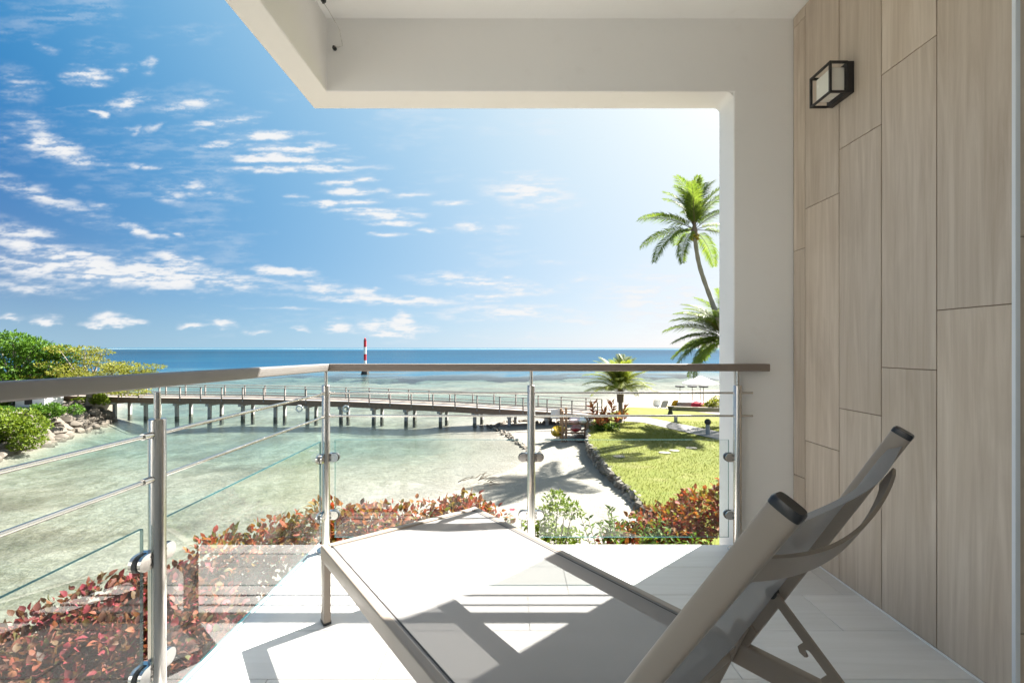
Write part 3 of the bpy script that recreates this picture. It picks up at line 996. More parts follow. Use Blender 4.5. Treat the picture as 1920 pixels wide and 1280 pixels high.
# ================================================================== THE SKY'S CLOUDS
def vnoise(x, y, seed):
    """smooth value noise on numpy arrays, 0..1"""
    tab = np.random.default_rng(seed).random((257, 257))
    xi, yi = np.floor(x).astype(int), np.floor(y).astype(int)
    fx, fy = x - xi, y - yi
    fx, fy = fx * fx * fx * (fx * (fx * 6 - 15) + 10), fy * fy * fy * (fy * (fy * 6 - 15) + 10)
    a, b = tab[xi % 256, yi % 256], tab[(xi + 1) % 256, yi % 256]
    c, d = tab[xi % 256, (yi + 1) % 256], tab[(xi + 1) % 256, (yi + 1) % 256]
    return (a * (1 - fx) + b * fx) * (1 - fy) + (c * (1 - fx) + d * fx) * fy
def fbm(x, y, seed, octv=5, gain=0.55):
    v, amp, tot = 0.0, 1.0, 0.0
    for i in range(octv):
        v = v + amp * vnoise(x * 2.03 ** i + 17 * i, y * 2.03 ** i + 9 * i, seed + i)
        tot += amp
        amp *= gain
    return v / tot
def sstep(a, b, x):
    t = np.clip((x - a) / (b - a), 0, 1)
    return t * t * (3 - 2 * t)

# fair-weather clouds: place in the sky (via the direction they are seen in), half width, half height, tilt, density
CLOUDS = [
    (165, 143, 44, 15, -4, 1.0), (243, 190, 36, 15, 18, 1.0), (187, 214, 15, 9, 0, 0.9), (85, 92, 20, 12, -20, .6),
    (272, 122, 17, 14, 20, .55), (228, 132, 14, 12, 0, .6), (35, 160, 56, 30, -30, .5), (95, 272, 66, 22, -14, 1.0), (150, 298, 26, 10, -10, .8),
    (355, 194, 58, 15, 12, .75), (415, 232, 80, 11, 8, .75), (280, 240, 22, 8, 20, .5), (250, 246, 10, 9, 0, .6),
    (60, 230, 70, 16, -12, .45), (250, 312, 20, 7, 0, .6), (286, 314, 15, 6, 0, .6), (200, 310, 20, 10, 0, .35),
    (500, 255, 92, 9, 2, 1.0), (400, 271, 40, 8, 6, .75), (532, 277, 104, 8, 0, 1.0), (525, 297, 118, 8, 0, 1.05), (560, 317, 140, 8, 0, 1.0),
    (655, 340, 50, 6, 2, 1.0), (660, 358, 64, 7, 0, .95), (555, 368, 24, 5, 0, .6), (640, 381, 86, 6, 2, 1.0), (690, 394, 76, 5, 0, .95), (722, 405, 76, 6, 0, 1.0),
    (742, 418, 46, 5, 0, .9), (800, 432, 34, 4, 0, .7), (720, 440, 34, 4, 0, .7), (845, 380, 44, 5, 0, .75), (760, 366, 60, 5, 3, .6), (900, 427, 64, 9, -4, .75), (960, 440, 20, 4, 0, .5),
    (325, 362, 46, 18, -24, .6), (372, 352, 34, 16, -16, .75), (430, 366, 40, 10, -28, .35), (70, 365, 150, 18, -22, .62), (190, 384, 24, 9, -10, .5), (268, 431, 46, 9, -22, .8), (326, 436, 30, 4, -20, .7),
    (230, 512, 300, 24, -4, 1.15), (110, 480, 150, 15, -3, .95), (335, 488, 60, 14, -8, 1.0), (40, 434, 70, 12, -4, .8), (40, 460, 100, 12, -4, .8), (60, 540, 130, 14, -4, .6),
    (532, 509, 50, 9, -4, 1.0), (610, 535, 70, 12, -12, .7), (650, 546, 80, 9, -4, .9), (720, 562, 160, 8, -2, .95), (520, 577, 90, 3, -3, .5),
    (88, 602, 34, 10, 0, 1.0), (28, 602, 30, 8, 0, .9), (205, 603, 32, 15, 0, 1.15), (195, 610, 40, 8, 0, 1.0), (252, 606, 30, 10, -6, .95), (358, 615, 26, 8, 0, .95), (412, 613, 30, 9, 0, .95),
    (480, 623, 24, 7, 0, .7), (562, 620, 22, 8, 0, .7), (632, 618, 24, 14, 0, 1.0), (738, 622, 74, 15, 0, 1.15), (757, 604, 22, 18, 0, 1.2), (795, 622, 30, 11, 0, .9), (700, 618, 36, 12, 0, 1.0),
    (992, 360, 84, 34, -8, .8), (890, 528, 110, 13, -4, .95), (985, 540, 70, 14, 0, .8), (920, 556, 60, 8, 0, .9), (960, 586, 170, 15, 0, .75),
    (1240, 560, 130, 60, 0, .75), (1050, 491, 50, 7, 0, .55), (1090, 520, 60, 10, 0, .5), (1010, 634, 50, 8, 0, .5), (1080, 600, 90, 20, 0, .5), (905, 632, 40, 8, 0, .45),
]


def cloud_density(A, E):
    """cover of the sky at azimuth A, elevation E (degrees), worked out on a flat layer seen ahead"""
    ar, er = np.radians(A), np.radians(E)
    X_ = CX + F * np.tan(ar)
    Y_ = CY - F * np.tan(er) / np.cos(ar)
    wa = fbm(X_ / 46, Y_ / 20, 5, 6, .6) - .5
    we = fbm(X_ / 46 + 40, Y_ / 20, 25, 6, .6) - .5
    acc = np.zeros_like(A)
    for (px, py, hw, hh, tilt, dens) in CLOUDS:
        t = R(tilt)
        puffy = py > 595 and hh > 5
        if puffy:
            u, v = X_ + wa * 26 - px, -(Y_ + we * 26 - py)
            v = np.where(v < 0, v * 2.2, v)         # cumulus: flat base
        else:
            k_ = min(1.0, hh / 12)
            u, v = X_ + wa * 60 - px, -(Y_ + we * (5 + 17 * k_) - py)
        uu = (u * math.cos(t) + v * math.sin(t)) / (hw * 1.45)
        vv = (-u * math.sin(t) + v * math.cos(t)) / (hh * 1.6)
        acc = np.maximum(acc, dens * (1 - np.hypot(uu, vv)))
    fine = fbm(X_ / 38, Y_ / 7.0, 55, 6, .6)
    d = acc * (0.42 + 1.10 * sstep(.28, .72, fine))
    d = sstep(.0, 1.0, d) ** 1.1 * .95
    veil = sstep(.50, .80, fbm(X_ / 190, Y_ / 60, 95, 6, .6)) * sstep(.30, .70, fine) * .25
    return np.maximum(d, veil)

def dome_patch(az0, az1, na, el0, el1, ne, rad, generic=False):
    A, E = np.meshgrid(np.linspace(az0, az1, na), np.linspace(el0, el1, ne), indexing='ij')
    if generic:
        D = sstep(.54, .72, fbm(A * .16, E * .4, 131, 5)) * .8
    else:
        D = cloud_density(A, E)
        edge = np.minimum(np.minimum(A - az0, az1 - A) / 4, (el1 - E) / 3).clip(0, 1)
        D = D * edge
    a, e_ = np.radians(A), np.radians(E)
    V = np.stack([np.sin(a) * np.cos(e_), np.cos(a) * np.cos(e_), np.sin(e_)], -1).reshape(-1, 3) * rad
    I = np.arange(na * ne).reshape(na, ne)
    Q = np.stack([I[:-1, :-1], I[1:, :-1], I[1:, 1:], I[:-1, 1:]], -1).reshape(-1, 4)
    return V, Q, D.ravel()
def build_sky():
    RAD = 28000.0
    parts = [dome_patch(-52, 30, 720, 0.35, 40, 400, RAD), dome_patch(30, 308, 180, 1.0, 40, 30, RAD, True), dome_patch(-52, 308, 240, 40, 80, 30, RAD, True)]
    V, Q, D, k = [], [], [], 0
    for v, q, d in parts:
        V.append(v); Q.append(q + k); D.append(d); k += len(v)
    V, Q, D = np.concatenate(V), np.concatenate(Q), np.concatenate(D)
    # cast away the cloudless cells
    Q = Q[D[Q].max(1) > 0.004]
    me = np_mesh('sky', V, Q, 4)
    me.attributes.new('cover', 'FLOAT', 'POINT').data.foreach_set('value', D.astype(np.float32))
    m, n, o = mat('cloud')
    f = n.new('ShaderNodeAttribute', attribute_name='cover').outputs['Fac']
    em = n.new('ShaderNodeEmission')
    c = n.ramp(f, [(0.0, (0.86, 0.91, 0.97)), (0.6, (0.92, 0.94, 0.97)), (1.0, (0.97, 0.97, 0.97))])
    n.put(em.inputs['Color'], c)
    em.inputs['Strength'].default_value = 0.97 / (2 ** EXPOSURE)
    tr = n.new('ShaderNodeBsdfTransparent')
    n.t.links.new(n.mixs(f, tr.outputs[0], em.outputs[0]), o.inputs['Surface'])
    m.cycles.emission_sampling = 'NONE'
    ob = link('sky', me, m)
    tag(ob, 'white streaky and puffy clouds in the blue sky', kind='structure')
    return ob
build_sky()

# ================================================================== LAND AND SEA
ZW = -5.52               # the water's level
ZL = -4.35               # the lawn's level
def poly_px(pts, z):
    return [GP(x, y, z).to_2d() for x, y in pts]
# the beach in front of the house; water beyond
BEACH = [Vector(p) for p in ((120, -20), (120, 95), (60, 84), (34, 72))] + poly_px([(1240, 733), (1160, 745), (1105, 765), (1060, 783), (1000, 788), (950, 792), (914, 797), (955, 822), (988, 838), (990, 862), (940, 888), (870, 915), (780, 945)], ZW) + \
        [Vector(p) for p in ((-4.2, 11.6), (-7.0, 10.4), (-10.5, 7.6), (-13.0, 3.0), (-14, -20))]
BANK = poly_px([(-420, 975), (-200, 905), (0, 851), (70, 830), (140, 806), (195, 792), (212, 785), (185, 776)], ZW) + [Vector(p) for p in ((-46, 54), (-60, 64), (-120, 70), (-120, 10))]
def sdist(poly, X, Y):
    """signed distance to a polygon, positive inside"""
    P = np.array([(p[0], p[1]) for p in poly])
    d2 = np.full(X.shape, 1e12)
    ins = np.zeros(X.shape, bool)
    for i in range(len(P)):
        (ax, ay), (bx_, by) = P[i], P[(i + 1) % len(P)]
        ex, ey = bx_ - ax, by - ay
        t = np.clip(((X - ax) * ex + (Y - ay) * ey) / (ex * ex + ey * ey), 0, 1)
        d2 = np.minimum(d2, (X - ax - t * ex) ** 2 + (Y - ay - t * ey) ** 2)
        cr = (ay > Y) != (by > Y)
        with np.errstate(divide='ignore', invalid='ignore'):
            xi = ax + (Y - ay) * ex / (ey if ey != 0 else 1e-9)
        ins ^= cr & (X < xi)
    d = np.sqrt(d2)
    return np.where(ins, d, -d)
def height(X, Y):
    X, Y = np.asarray(X, float), np.asarray(Y, float)
    d1 = sdist(BEACH, X, Y)
    d2 = sdist(BANK, X, Y)
    n_ = fbm(X * .12 + 300, Y * .12 + 300, 201, 5)
    n2 = fbm(X * .5 + 300, Y * .5 + 300, 221, 4)
    hb = np.where(d1 > 0, np.minimum(d1 * .10, .72) + np.clip(d1 - 5, 0, 3) * .02, np.maximum(d1 * .085, -0.55 - np.clip(-d1 - 6, 0, 40) * .012))
    hk = np.where(d2 > 0, np.minimum(d2 * .62, 1.75), np.maximum(d2 * .30, -3.0))
    h = np.maximum(hb, hk)
    far = np.clip((Y - 105 + (n_ - .5) * 60) / 50, 0, 1)
    und = h < -.02
    h = np.where(und, h + (n_ - .5) * .55 * np.clip(-h / .5, 0, 1) - far ** 1.5 * 11, h)
    h = h + (n2 - .5) * .05
    return ZW + h
def grid_lines(a, b, fine0, fine1, st, grow):
    """coordinates with step st between fine0 and fine1, growing outside"""
    c = list(np.arange(fine0, fine1, st))
    q_, x = st, fine1
    while x < b:
        c.append(x); q_ *= grow; x += q_
    c.append(b)
    q_, x = st, fine0
    lo_ = []
    while x > a:
        q_ *= grow; x -= q_
        lo_.append(max(x, a))
    return np.array(sorted(set(lo_ + c)))
gx = grid_lines(-150, 120, -46, 30, 0.55, 1.09)
gy = grid_lines(-18, 330, 4, 62, 0.5, 1.07)
X, Y = np.meshgrid(gx, gy, indexing='ij')
Z = height(X, Y)
I = np.arange(X.size).reshape(X.shape)
Q = np.stack([I[:-1, :-1], I[1:, :-1], I[1:, 1:], I[:-1, 1:]], -1).reshape(-1, 4)
me = np_mesh('beach', np.stack([X, Y, Z], -1).reshape(-1, 3), Q, 4)
me.shade_smooth()
ground = link('beach', me, SAND)
tag(ground, 'pale coral sand beach running out under the lagoon', kind='structure')
# sea floor far out, where no light comes back from
# water
wx = grid_lines(-30000, 30000, -60, 40, 1.6, 1.16)
wy = grid_lines(-18, 40000, 4, 90, 1.3, 1.10)
X, Y = np.meshgrid(wx, wy, indexing='ij')
D = ZW - height(np.clip(X, -150, 120), np.clip(Y, -18, 330))
D = np.where(Y > 160, np.maximum(D, 10.0), D)
reef = sstep(1500, 2300, Y) * (1 - sstep(5200, 7000, Y))
D = D * (1 - reef) + reef * 1.7
I = np.arange(X.size).reshape(X.shape)
Q = np.stack([I[:-1, :-1], I[1:, :-1], I[1:, 1:], I[:-1, 1:]], -1).reshape(-1, 4)
Q = Q[D.ravel()[Q].max(1) > -0.35]
me = np_mesh('sea', np.stack([X, Y, np.full(X.shape, ZW)], -1).reshape(-1, 3), Q, 4)
me.attributes.new('depth', 'FLOAT', 'POINT').data.foreach_set('value', np.clip(D, 0, 14).ravel().astype(np.float32))
sea = link('sea', me, WATER)
tag(sea, 'clear shallow lagoon turning deep blue further out', kind='structure')

# lawn: a raised sheet behind a low stone wall
EDGE_PX = [(1113, 784), (1104, 800), (1103, 828), (1126, 857), (1150, 884), (1184, 918), (1214, 951)]
edge = poly_px(EDGE_PX, ZL)
edge.append(edge[-1] + (edge[-1] - edge[-2]) * 1.6)
edge.append(Vector((6.4, 9.0)))
back = poly_px([(1178, 763), (1240, 765), (1300, 771), (1348, 777)], ZL)
lawn_poly = list(reversed(edge)) + poly_px([(1140, 775)], ZL) + back + [Vector((30, 36)), Vector((34, 9))]
lawn_poly = lawn_poly[::-1]
def flat(poly, z, z0, name, m, label, res=None):
    """level sheet with a skirt going down to z0"""
    bm = bmesh.new()
    vs = [bm.verts.new((p[0], p[1], z)) for p in poly]
    f = bm.faces.new(vs)
    if f.normal.z < 0: f.normal_flip()
    f.normal_update()
    if f.normal.z < 0: bmesh.ops.reverse_faces(bm, faces=[f])
    r = bmesh.ops.extrude_edge_only(bm, edges=bm.edges[:])
    for v in r['geom']:
        if isinstance(v, bmesh.types.BMVert): v.co.z = z0
    bmesh.ops.triangulate(bm, faces=[g for g in bm.faces if len(g.verts) > 4])
    bmesh.ops.recalc_face_normals(bm, faces=bm.faces[:])
    me = bpy.data.meshes.new(name)
    bm.to_mesh(me); bm.free()
    o = link(name, me, m)
    tag(o, label, kind='structure')
    return o
lawn = flat(lawn_poly, ZL, ZL - 1.2, 'lawn', GRASS, 'bright sunlit lawn behind a low stone wall')
# garden path
pth = poly_px([(1160, 781), (1215, 783), (1290, 798), (1360, 812), (1420, 823)], ZL)
pth_b = poly_px([(1160, 789), (1205, 792), (1275, 808), (1350, 825), (1420, 842)], ZL)
path = flat(pth + list(reversed(pth_b)), ZL + 0.03, ZL - 0.1, 'garden_path', CONCRETE, 'grey concrete garden path curving across the lawn')

# ------------------------------------------------------------------ rocks
def rock_mesh(name, seed, sub=2):
    bm = bmesh.new()
    bmesh.ops.create_icosphere(bm, subdivisions=sub, radius=0.5)
    r_ = random.Random(seed)
    off = Vector((r_.uniform(0, 50), r_.uniform(0, 50), r_.uniform(0, 50)))
    planes = [(Vector((r_.gauss(0, 1), r_.gauss(0, 1), r_.gauss(0, 1))).normalized(), r_.uniform(.26, .42)) for _ in range(9)]
    for v in bm.verts:
        p = v.co.copy()
        for (nn, d_) in planes:                      # chop flat facets
            t = p.dot(nn) - d_
            if t > 0: p -= nn * t * .9
        p += p.normalized() * (mnoise.noise(v.co * 4 + off) * .05)
        v.co = p
    me = bpy.data.meshes.new(name)
    bm.to_mesh(me); bm.free()
    try:
        me.shade_smooth(); me.set_sharp_from_angle(angle=R(28))
    except Exception: pass
    return me
ROCKS = [rock_mesh('rock', 30 + i) for i in range(7)]
ROCKS_PALE = [rock_mesh('stone', 60 + i, 1) for i in range(5)]
def rock(name, meshes, m, parent, p, sc, sq=0.75):
    me = rng.choice(meshes)
    o = link(name, me, m, parent)
    o.location = Vector(p) - (Vector(parent.location) if parent else Vector())
    o.rotation_euler = (rng.uniform(-.5, .5), rng.uniform(-.5, .5), rng.uniform(0, 6.28))
    o.scale = (sc * rng.uniform(.85, 1.25), sc * rng.uniform(.8, 1.1), sc * sq * rng.uniform(.8, 1.15))
    return o
def along(poly, t):
    """point at fraction t of a polyline, with its tangent"""
    L = [(b - a).length for a, b in zip(poly[:-1], poly[1:])]
    s_ = t * sum(L)
    for (a, b, l) in zip(poly[:-1], poly[1:], L):
        if s_ <= l or l is L[-1]:
            return a + (b - a) * min(1, s_ / l), (b - a).normalized()
        s_ -= l
    return poly[-1], (poly[-1] - poly[-2]).normalized()
# rock bank on the far side of the lagoon
bank_line = poly_px([(-140, 889), (0, 851), (70, 830), (140, 806), (195, 792), (213, 784)], ZW)
rev = empty('rock_embankment', (*GP(100, 818, ZW).to_2d(), ZW))
tag(rev, 'bank of piled grey boulders along the lagoon shore', 'embankment')
for lvl, (inw, zz, sc, cnt) in enumerate(((-0.3, -0.15, 0.95, 34), (0.35, 0.28, 1.15, 30), (1.0, 0.80, 1.20, 28), (1.7, 1.28, 1.0, 26), (2.3, 1.62, 0.8, 22))):
    for i in range(cnt):
        p, t = along(bank_line, (i + rng.uniform(.2, .8)) / cnt)
        nrm = Vector((-t.y, t.x))
        q_ = p + nrm * (inw + rng.uniform(-.25, .25))
        rock('boulder', ROCKS, ROCK if (lvl < 1 or rng.random() < .45) else ROCK_PALE, rev, (q_.x, q_.y, ZW + zz + rng.uniform(-.12, .12)), sc * rng.uniform(.65, 1.3))
# stone groyne on the beach, and loose stones by the kayaks
gro = empty('stone_groyne', (*GP(950, 815, ZW).to_2d(), ZW))
tag(gro, 'low line of dark stones where beach meets the lagoon', 'groyne')
gline = poly_px([(916, 797), (940, 808), (965, 826), (988, 840), (1012, 852)], ZW + 0.05)
for i in range(70):
    p, t = along(gline, i / 69)
    j = Vector((rng.gauss(0, .14), rng.gauss(0, .14)))
    rock('stone', ROCKS_PALE, ROCK if rng.random() < .6 else ROCK_PALE, gro, (p.x + j.x, p.y + j.y, float(height(p.x, p.y)) + .06), rng.uniform(.18, .42))
gro2 = empty('stone_row', (*GP(1000, 790, ZW).to_2d(), ZW))
tag(gro2, 'row of stones on the sand below the footbridge end', 'stone row')
gline = poly_px([(925, 795), (950, 786), (985, 785), (1010, 793), (1040, 797)], ZW + 0.3)
for i in range(46):
    p, t = along(gline, i / 45)
    rock('stone', ROCKS_PALE, ROCK if rng.random() < .5 else ROCK_PALE, gro2, (p.x + rng.gauss(0, .12), p.y + rng.gauss(0, .15), float(height(p.x, p.y)) + .08), rng.uniform(.22, .5))
# low wall round the lawn
lw = empty('garden_wall', (*edge[3], ZL))
tag(lw, 'low mortared stone wall curving round the lawn edge', 'wall')
wl = list(edge)
total = sum((b - a).length for a, b in zip(wl[:-1], wl[1:]))
cnt = int(total / 0.34)
for i in range(cnt):
    p, t = along(wl, (i + .5) / cnt)
    nrm = Vector((-t.y, t.x))
    for k_ in range(3):
        o = rock('stone', ROCKS_PALE, ROCK_PALE if rng.random() < .6 else ROCK, lw, (p.x + rng.uniform(-.06, .06), p.y + rng.uniform(-.06, .06), ZL - .62 + k_ * .26 + rng.uniform(-.03, .03)), rng.uniform(.36, .48), .8)
cap_ = MB()
for i in range(len(wl) - 1):
    a, b = wl[i], wl[i + 1]
    t = (b - a).normalized(); nn = Vector((-t.y, t.x)) * .15
    cap_.quad((*(a - nn), ZL + .07), (*(b - nn), ZL + .07), (*(b + nn), ZL + .07), (*(a + nn), ZL + .07))
    cap_.quad((*(a - nn), ZL - 1.0), (*(b - nn), ZL - 1.0), (*(b - nn), ZL + .07), (*(a - nn), ZL + .07))
    cap_.quad((*(b + nn), ZL - 1.0), (*(a + nn), ZL - 1.0), (*(a + nn), ZL + .07), (*(b + nn), ZL + .07))
cap_.build('mortar_core', ROCK_PALE, lw)
# stepping stones in the lawn
for i, (px, py) in enumerate([(1247, 849), (1265, 845), (1297, 840), (1161, 856)]):
    p = GP(px, py, ZL)
    mb = MB()
    pts = [(math.cos(2 * math.pi * k_ / 9) * rng.uniform(.26, .36), math.sin(2 * math.pi * k_ / 9) * rng.uniform(.22, .30)) for k_ in range(9)]
    mb.prism(pts, -.05, .035)
    o = mb.build('stepping_stone', ROCK_PALE)
    o.location = p
    tag(o, ['pale flat stepping stone in the lawn, second from the house side', 'pale flat stepping stone in the lawn, middle one of the row', 'pale flat stepping stone in the lawn nearest the path', 'pale flat stepping stone beside the lawn wall'][i], 'stepping stone', 'stepping stones in the lawn')

# ------------------------------------------------------------------ footbridge
br = [(-420, None)]
BRP = [Vector(p) for p in ((-44.5, 43.2, -3.40), (-39.1, 42.9, -3.42), (-34.9, 42.6, -3.50), (-24.7, 41.95, -3.54), (-14.7, 41.2, -3.70), (-4.97, 39.1, -3.86), (4.2, 36.3, -4.05), (6.5, 35.5, -4.12))]
bridge = empty('footbridge', (-19.0, 41.6, ZW))
tag(bridge, 'long wooden footbridge on concrete piles across the lagoon', 'footbridge')
BO = Vector(bridge.location)
def bpt(s_):
    """point of the bridge's near edge at arc length s_, tangent, and inward normal"""
    for a, b in zip(BRP[:-1], BRP[1:]):
        l = (b - a).length
        if s_ <= l or b is BRP[-1]:
            t = (b - a).normalized()
            return a + t * s_, t, Vector((-t.y, t.x, 0)).normalized()
        s_ -= l
BLEN = sum((b - a).length for a, b in zip(BRP[:-1], BRP[1:]))
BW = 2.3
def ribbon(off0, off1, z0, z1, name, m):
    n_ = 60
    mb = MB()
    for i in range(n_ + 1):
        p, t, nn = bpt(BLEN * i / n_)
        for (o_, z_) in ((off0, z0), (off1, z0), (off1, z1), (off0, z1)):
            q_ = p + nn * o_ - BO
            mb.v.append((q_.x, q_.y, q_.z + z_))
    for i in range(n_):
        for j in range(4):
            j2 = (j + 1) % 4
            mb.f.append((i * 4 + j, (i + 1) * 4 + j, (i + 1) * 4 + j2, i * 4 + j2)); mb.m.append(0)
    return mb.build(name, m, bridge)
ribbon(-0.06, BW + 0.06, -0.07, 0.0, 'deck', DECKING)
ribbon(0.02, 0.16, -0.52, -0.072, 'fascia_beam', TIMBER_BROWN)
ribbon(BW - 0.16, BW - 0.02, -0.52, -0.072, 'fascia_beam', TIMBER_BROWN)
for off in (0.02, BW - 0.02):
    ribbon(off - 0.06, off + 0.06, 1.00, 1.055, 'top_rail', TIMBER)
    ribbon(off - 0.025, off + 0.025, 0.30, 0.37, 'lower_rail', TIMBER)
    ribbon(off - 0.025, off + 0.025, 0.10, 0.17, 'lower_rail', TIMBER)
pm = MB().box((-0.05, -0.05, -0.30), (0.05, 0.05, 1.0)).mesh('rail_post')
npost = int(BLEN / 1.95)
for k_, off in enumerate((0.02, BW - 0.02)):
    for i in range(npost + 1):
        p, t, nn = bpt(BLEN * (i + (0.0 if k_ == 0 else 0.35)) / npost if i < npost or k_ == 0 else BLEN)
        o = link('rail_post', pm, TIMBER, bridge)
        o.location = p + nn * off - BO
        o.rotation_euler = (0, 0, math.atan2(t.y, t.x))
pile_m = MB().box((-0.15, -0.15, 0.45), (0.15, 0.15, 1.0)).mesh('pile')
s_ = 7.2
while s_ < BLEN - 4.0:
    p, t, nn = bpt(s_)
    rz = math.atan2(t.y, t.x)
    for off in (0.35, BW - 0.35):
        q_ = p + nn * off - BO
        zt_ = p.z - 0.72 - BO.z
        wl_ = rng.uniform(.10, .34)
        mb = MB().box((-.12, -.12, wl_), (.12, .12, zt_)).box((-.125, -.125, -1.8), (.125, .125, wl_), mi=1)
        o = link('pile', mb.mesh('pile'), [PILE, PILE_WET], bridge)
        o.location = (q_.x + rng.uniform(-.06, .06), q_.y, 0); o.rotation_euler = (rng.uniform(-.012, .012), rng.uniform(-.012, .012), rz + rng.uniform(-.1, .1))
    mb = MB().box((-.14, -.05, -.72), (.14, BW + .05, -.523))
    o = mb.build('cross_beam', PILE, bridge)
    o.location = p - BO; o.rotation_euler = (0, 0, rz)
    s_ += 3.12
# lifebuoys hung under the near rail
for i, px in enumerate((563, 652)):
    pos = at(px, 765, 41.2)
    mb = MB()
    mb.tube([(math.cos(2 * math.pi * k_ / 20) * .26, 0, math.sin(2 * math.pi * k_ / 20) * .26) for k_ in range(21)], .075, 10, cap=False)
    o = mb.build('lifebuoy', WHITE_PAINT, smooth=40)
    o.location = (pos.x, 41.0 if i == 0 else 40.75, pos.z)
    tag(o, ['white lifebuoy hanging from the footbridge, the one further from the beach', 'white lifebuoy hanging from the footbridge, the one closer to the beach'][i], 'lifebuoy', 'lifebuoys on the footbridge')
# abutment at the bank
ab = MB()
p0, t, nn = bpt(0.0); p1, _, _ = bpt(5.2)
ab.prism([tuple((p0 + nn * (-.2)).to_2d()), tuple((p1 + nn * (-.2)).to_2d()), tuple((p1 + nn * (BW + .2)).to_2d()), tuple((p0 + nn * (BW + .2)).to_2d())], ZW - .5, p0.z - .525)
abo = ab.build('bridge_abutment', ROCK_PALE)
tag(abo, 'pale stone block under the landward end of the footbridge', 'abutment')

# ------------------------------------------------------------------ sea beacon
bp = GP(684.5, 702, ZW)
bea = empty('sea_beacon', tuple(bp))
tag(bea, 'slim red and white banded beacon standing in the sea', 'beacon')
k_ = bp.y / F
def bz(py): return (702 - py) * k_
mb = MB().tube([(0, 0, -1), (0, 0, 0.1), (0, 0, bz(693.5))], [8.2 * k_, 7.8 * k_, 6.0 * k_], 8)
mb.build('base', DARK, bea)
MB().tube([(0, 0, bz(693.5)), (0, 0, bz(690))], 5.2 * k_, 12).build('plinth', PILE, bea, 40)
bands = [(690, 675.5, WHITE_PAINT), (675.5, 663.6, RED_PAINT), (663.6, 650.5, WHITE_PAINT), (650.5, 638.4, RED_PAINT)]
for (a, b, m_) in bands:
    MB().tube([(0, 0, bz(a)), (0, 0, bz(b))], 2.45 * k_, 20).build('painted_band', m_, bea, 40)
MB().tube([(0, 0, bz(638.4)), (0, 0, bz(637.6)), (0, 0, bz(637.4))], [2.45 * k_, 3.0 * k_, 3.0 * k_], 16).build('gallery', DARK, bea, 40)
MB().tube([(0, 0, bz(637.4)), (0, 0, bz(634.2)), (0, 0, bz(633.4))], [1.7 * k_, 1.7 * k_, .6 * k_], 12).build('lamp_head', RED_PAINT, bea, 40)

# ================================================================== PLANTS
def leaf_mesh(name, P, Dv, Nv, size, wid=0.42, curl=0.25, oval_=False):
    """leaves: P base points, Dv directions, Nv leaf normals, size lengths; folded blade of four faces each"""
    n_ = len(P)
    Dv = Dv / np.linalg.norm(Dv, axis=1, keepdims=True)
    Sv = np.cross(Dv, Nv)
    Sv /= np.linalg.norm(Sv, axis=1, keepdims=True) + 1e-9
    Up = np.cross(Sv, Dv)
    L = size[:, None]
    base = P
    mid = P + Dv * L * .48 - Up * L * 0.05
    tip = P + Dv * L - Up * L * curl
    l = P + Dv * L * .45 + Sv * L * wid / 2 + Up * L * .06
    r_ = P + Dv * L * .45 - Sv * L * wid / 2 + Up * L * .06
    if oval_:
        l1 = P + Dv * L * .25 + Sv * L * wid * .42 + Up * L * .04
        r1 = P + Dv * L * .25 - Sv * L * wid * .42 + Up * L * .04
        l2 = P + Dv * L * .70 + Sv * L * wid * .40 + Up * L * (.05 - curl * .4)
        r2 = P + Dv * L * .70 - Sv * L * wid * .40 + Up * L * (.05 - curl * .4)
        m2 = P + Dv * L * .72 - Up * L * (.03 + curl * .45)
        V = np.stack([base, l1, l, l2, tip, r2, r_, r1, mid, m2], 1).reshape(-1, 3)
        b = (np.arange(n_) * 10)[:, None]
        T = np.concatenate([b + np.array([q_]) for q_ in ((0, 8, 1), (1, 8, 2), (2, 8, 9), (2, 9, 3), (3, 9, 4), (4, 9, 5), (5, 9, 6), (6, 9, 8), (6, 8, 7), (7, 8, 0))], 0)
        return np_mesh(name, V, T, 3)
    V = np.stack([base, l, tip, r_, mid], 1).reshape(-1, 3)
    b = (np.arange(n_) * 5)[:, None]
    T = np.concatenate([b + np.array([[0, 4, 1]]), b + np.array([[1, 4, 2]]), b + np.array([[2, 4, 3]]), b + np.array([[3, 4, 0]])], 0)
    return np_mesh(name, V, T, 3)
def rand_dir(n_, up=0.3):
    d = nrg.normal(size=(n_, 3))
    d /= np.linalg.norm(d, axis=1, keepdims=True)
    d[:, 2] += up
    return d / np.linalg.norm(d, axis=1, keepdims=True)
def blob_points(n_, clumps):
    """points in the shells of leaf clumps [(centre, (rx, ry, rz))]"""
    vol = np.array([c[1][0] * c[1][1] for c in clumps])
    idx = nrg.choice(len(clumps), n_, p=vol / vol.sum())
    C = np.array([c[0] for c in clumps])[idx]
    Rr = np.array([c[1] for c in clumps])[idx]
    d = nrg.normal(size=(n_, 3))
    d /= np.linalg.norm(d, axis=1, keepdims=True)
    rad = nrg.uniform(.45, 1.0, n_)[:, None] ** .5
    P = C + d * Rr * rad
    return P, d
def foliage(name, parent, m, n_, clumps, size, wid=.42, out=.7, up=.35, curl=.25, floor_z=None, oval_=False):
    P, d = blob_points(n_, clumps)
    D = d * out + rand_dir(n_, up) * (1 - out * .4)
    Nn = rand_dir(n_, 1.1)
    sz = size * nrg.uniform(.6, 1.3, n_)
    if floor_z is not None:
        P[:, 2] = np.maximum(P[:, 2], floor_z)
    o = link(name, leaf_mesh(name, P, D, Nn, sz, wid, curl, oval_), m, parent)
    o['kind'] = 'stuff'
    return o
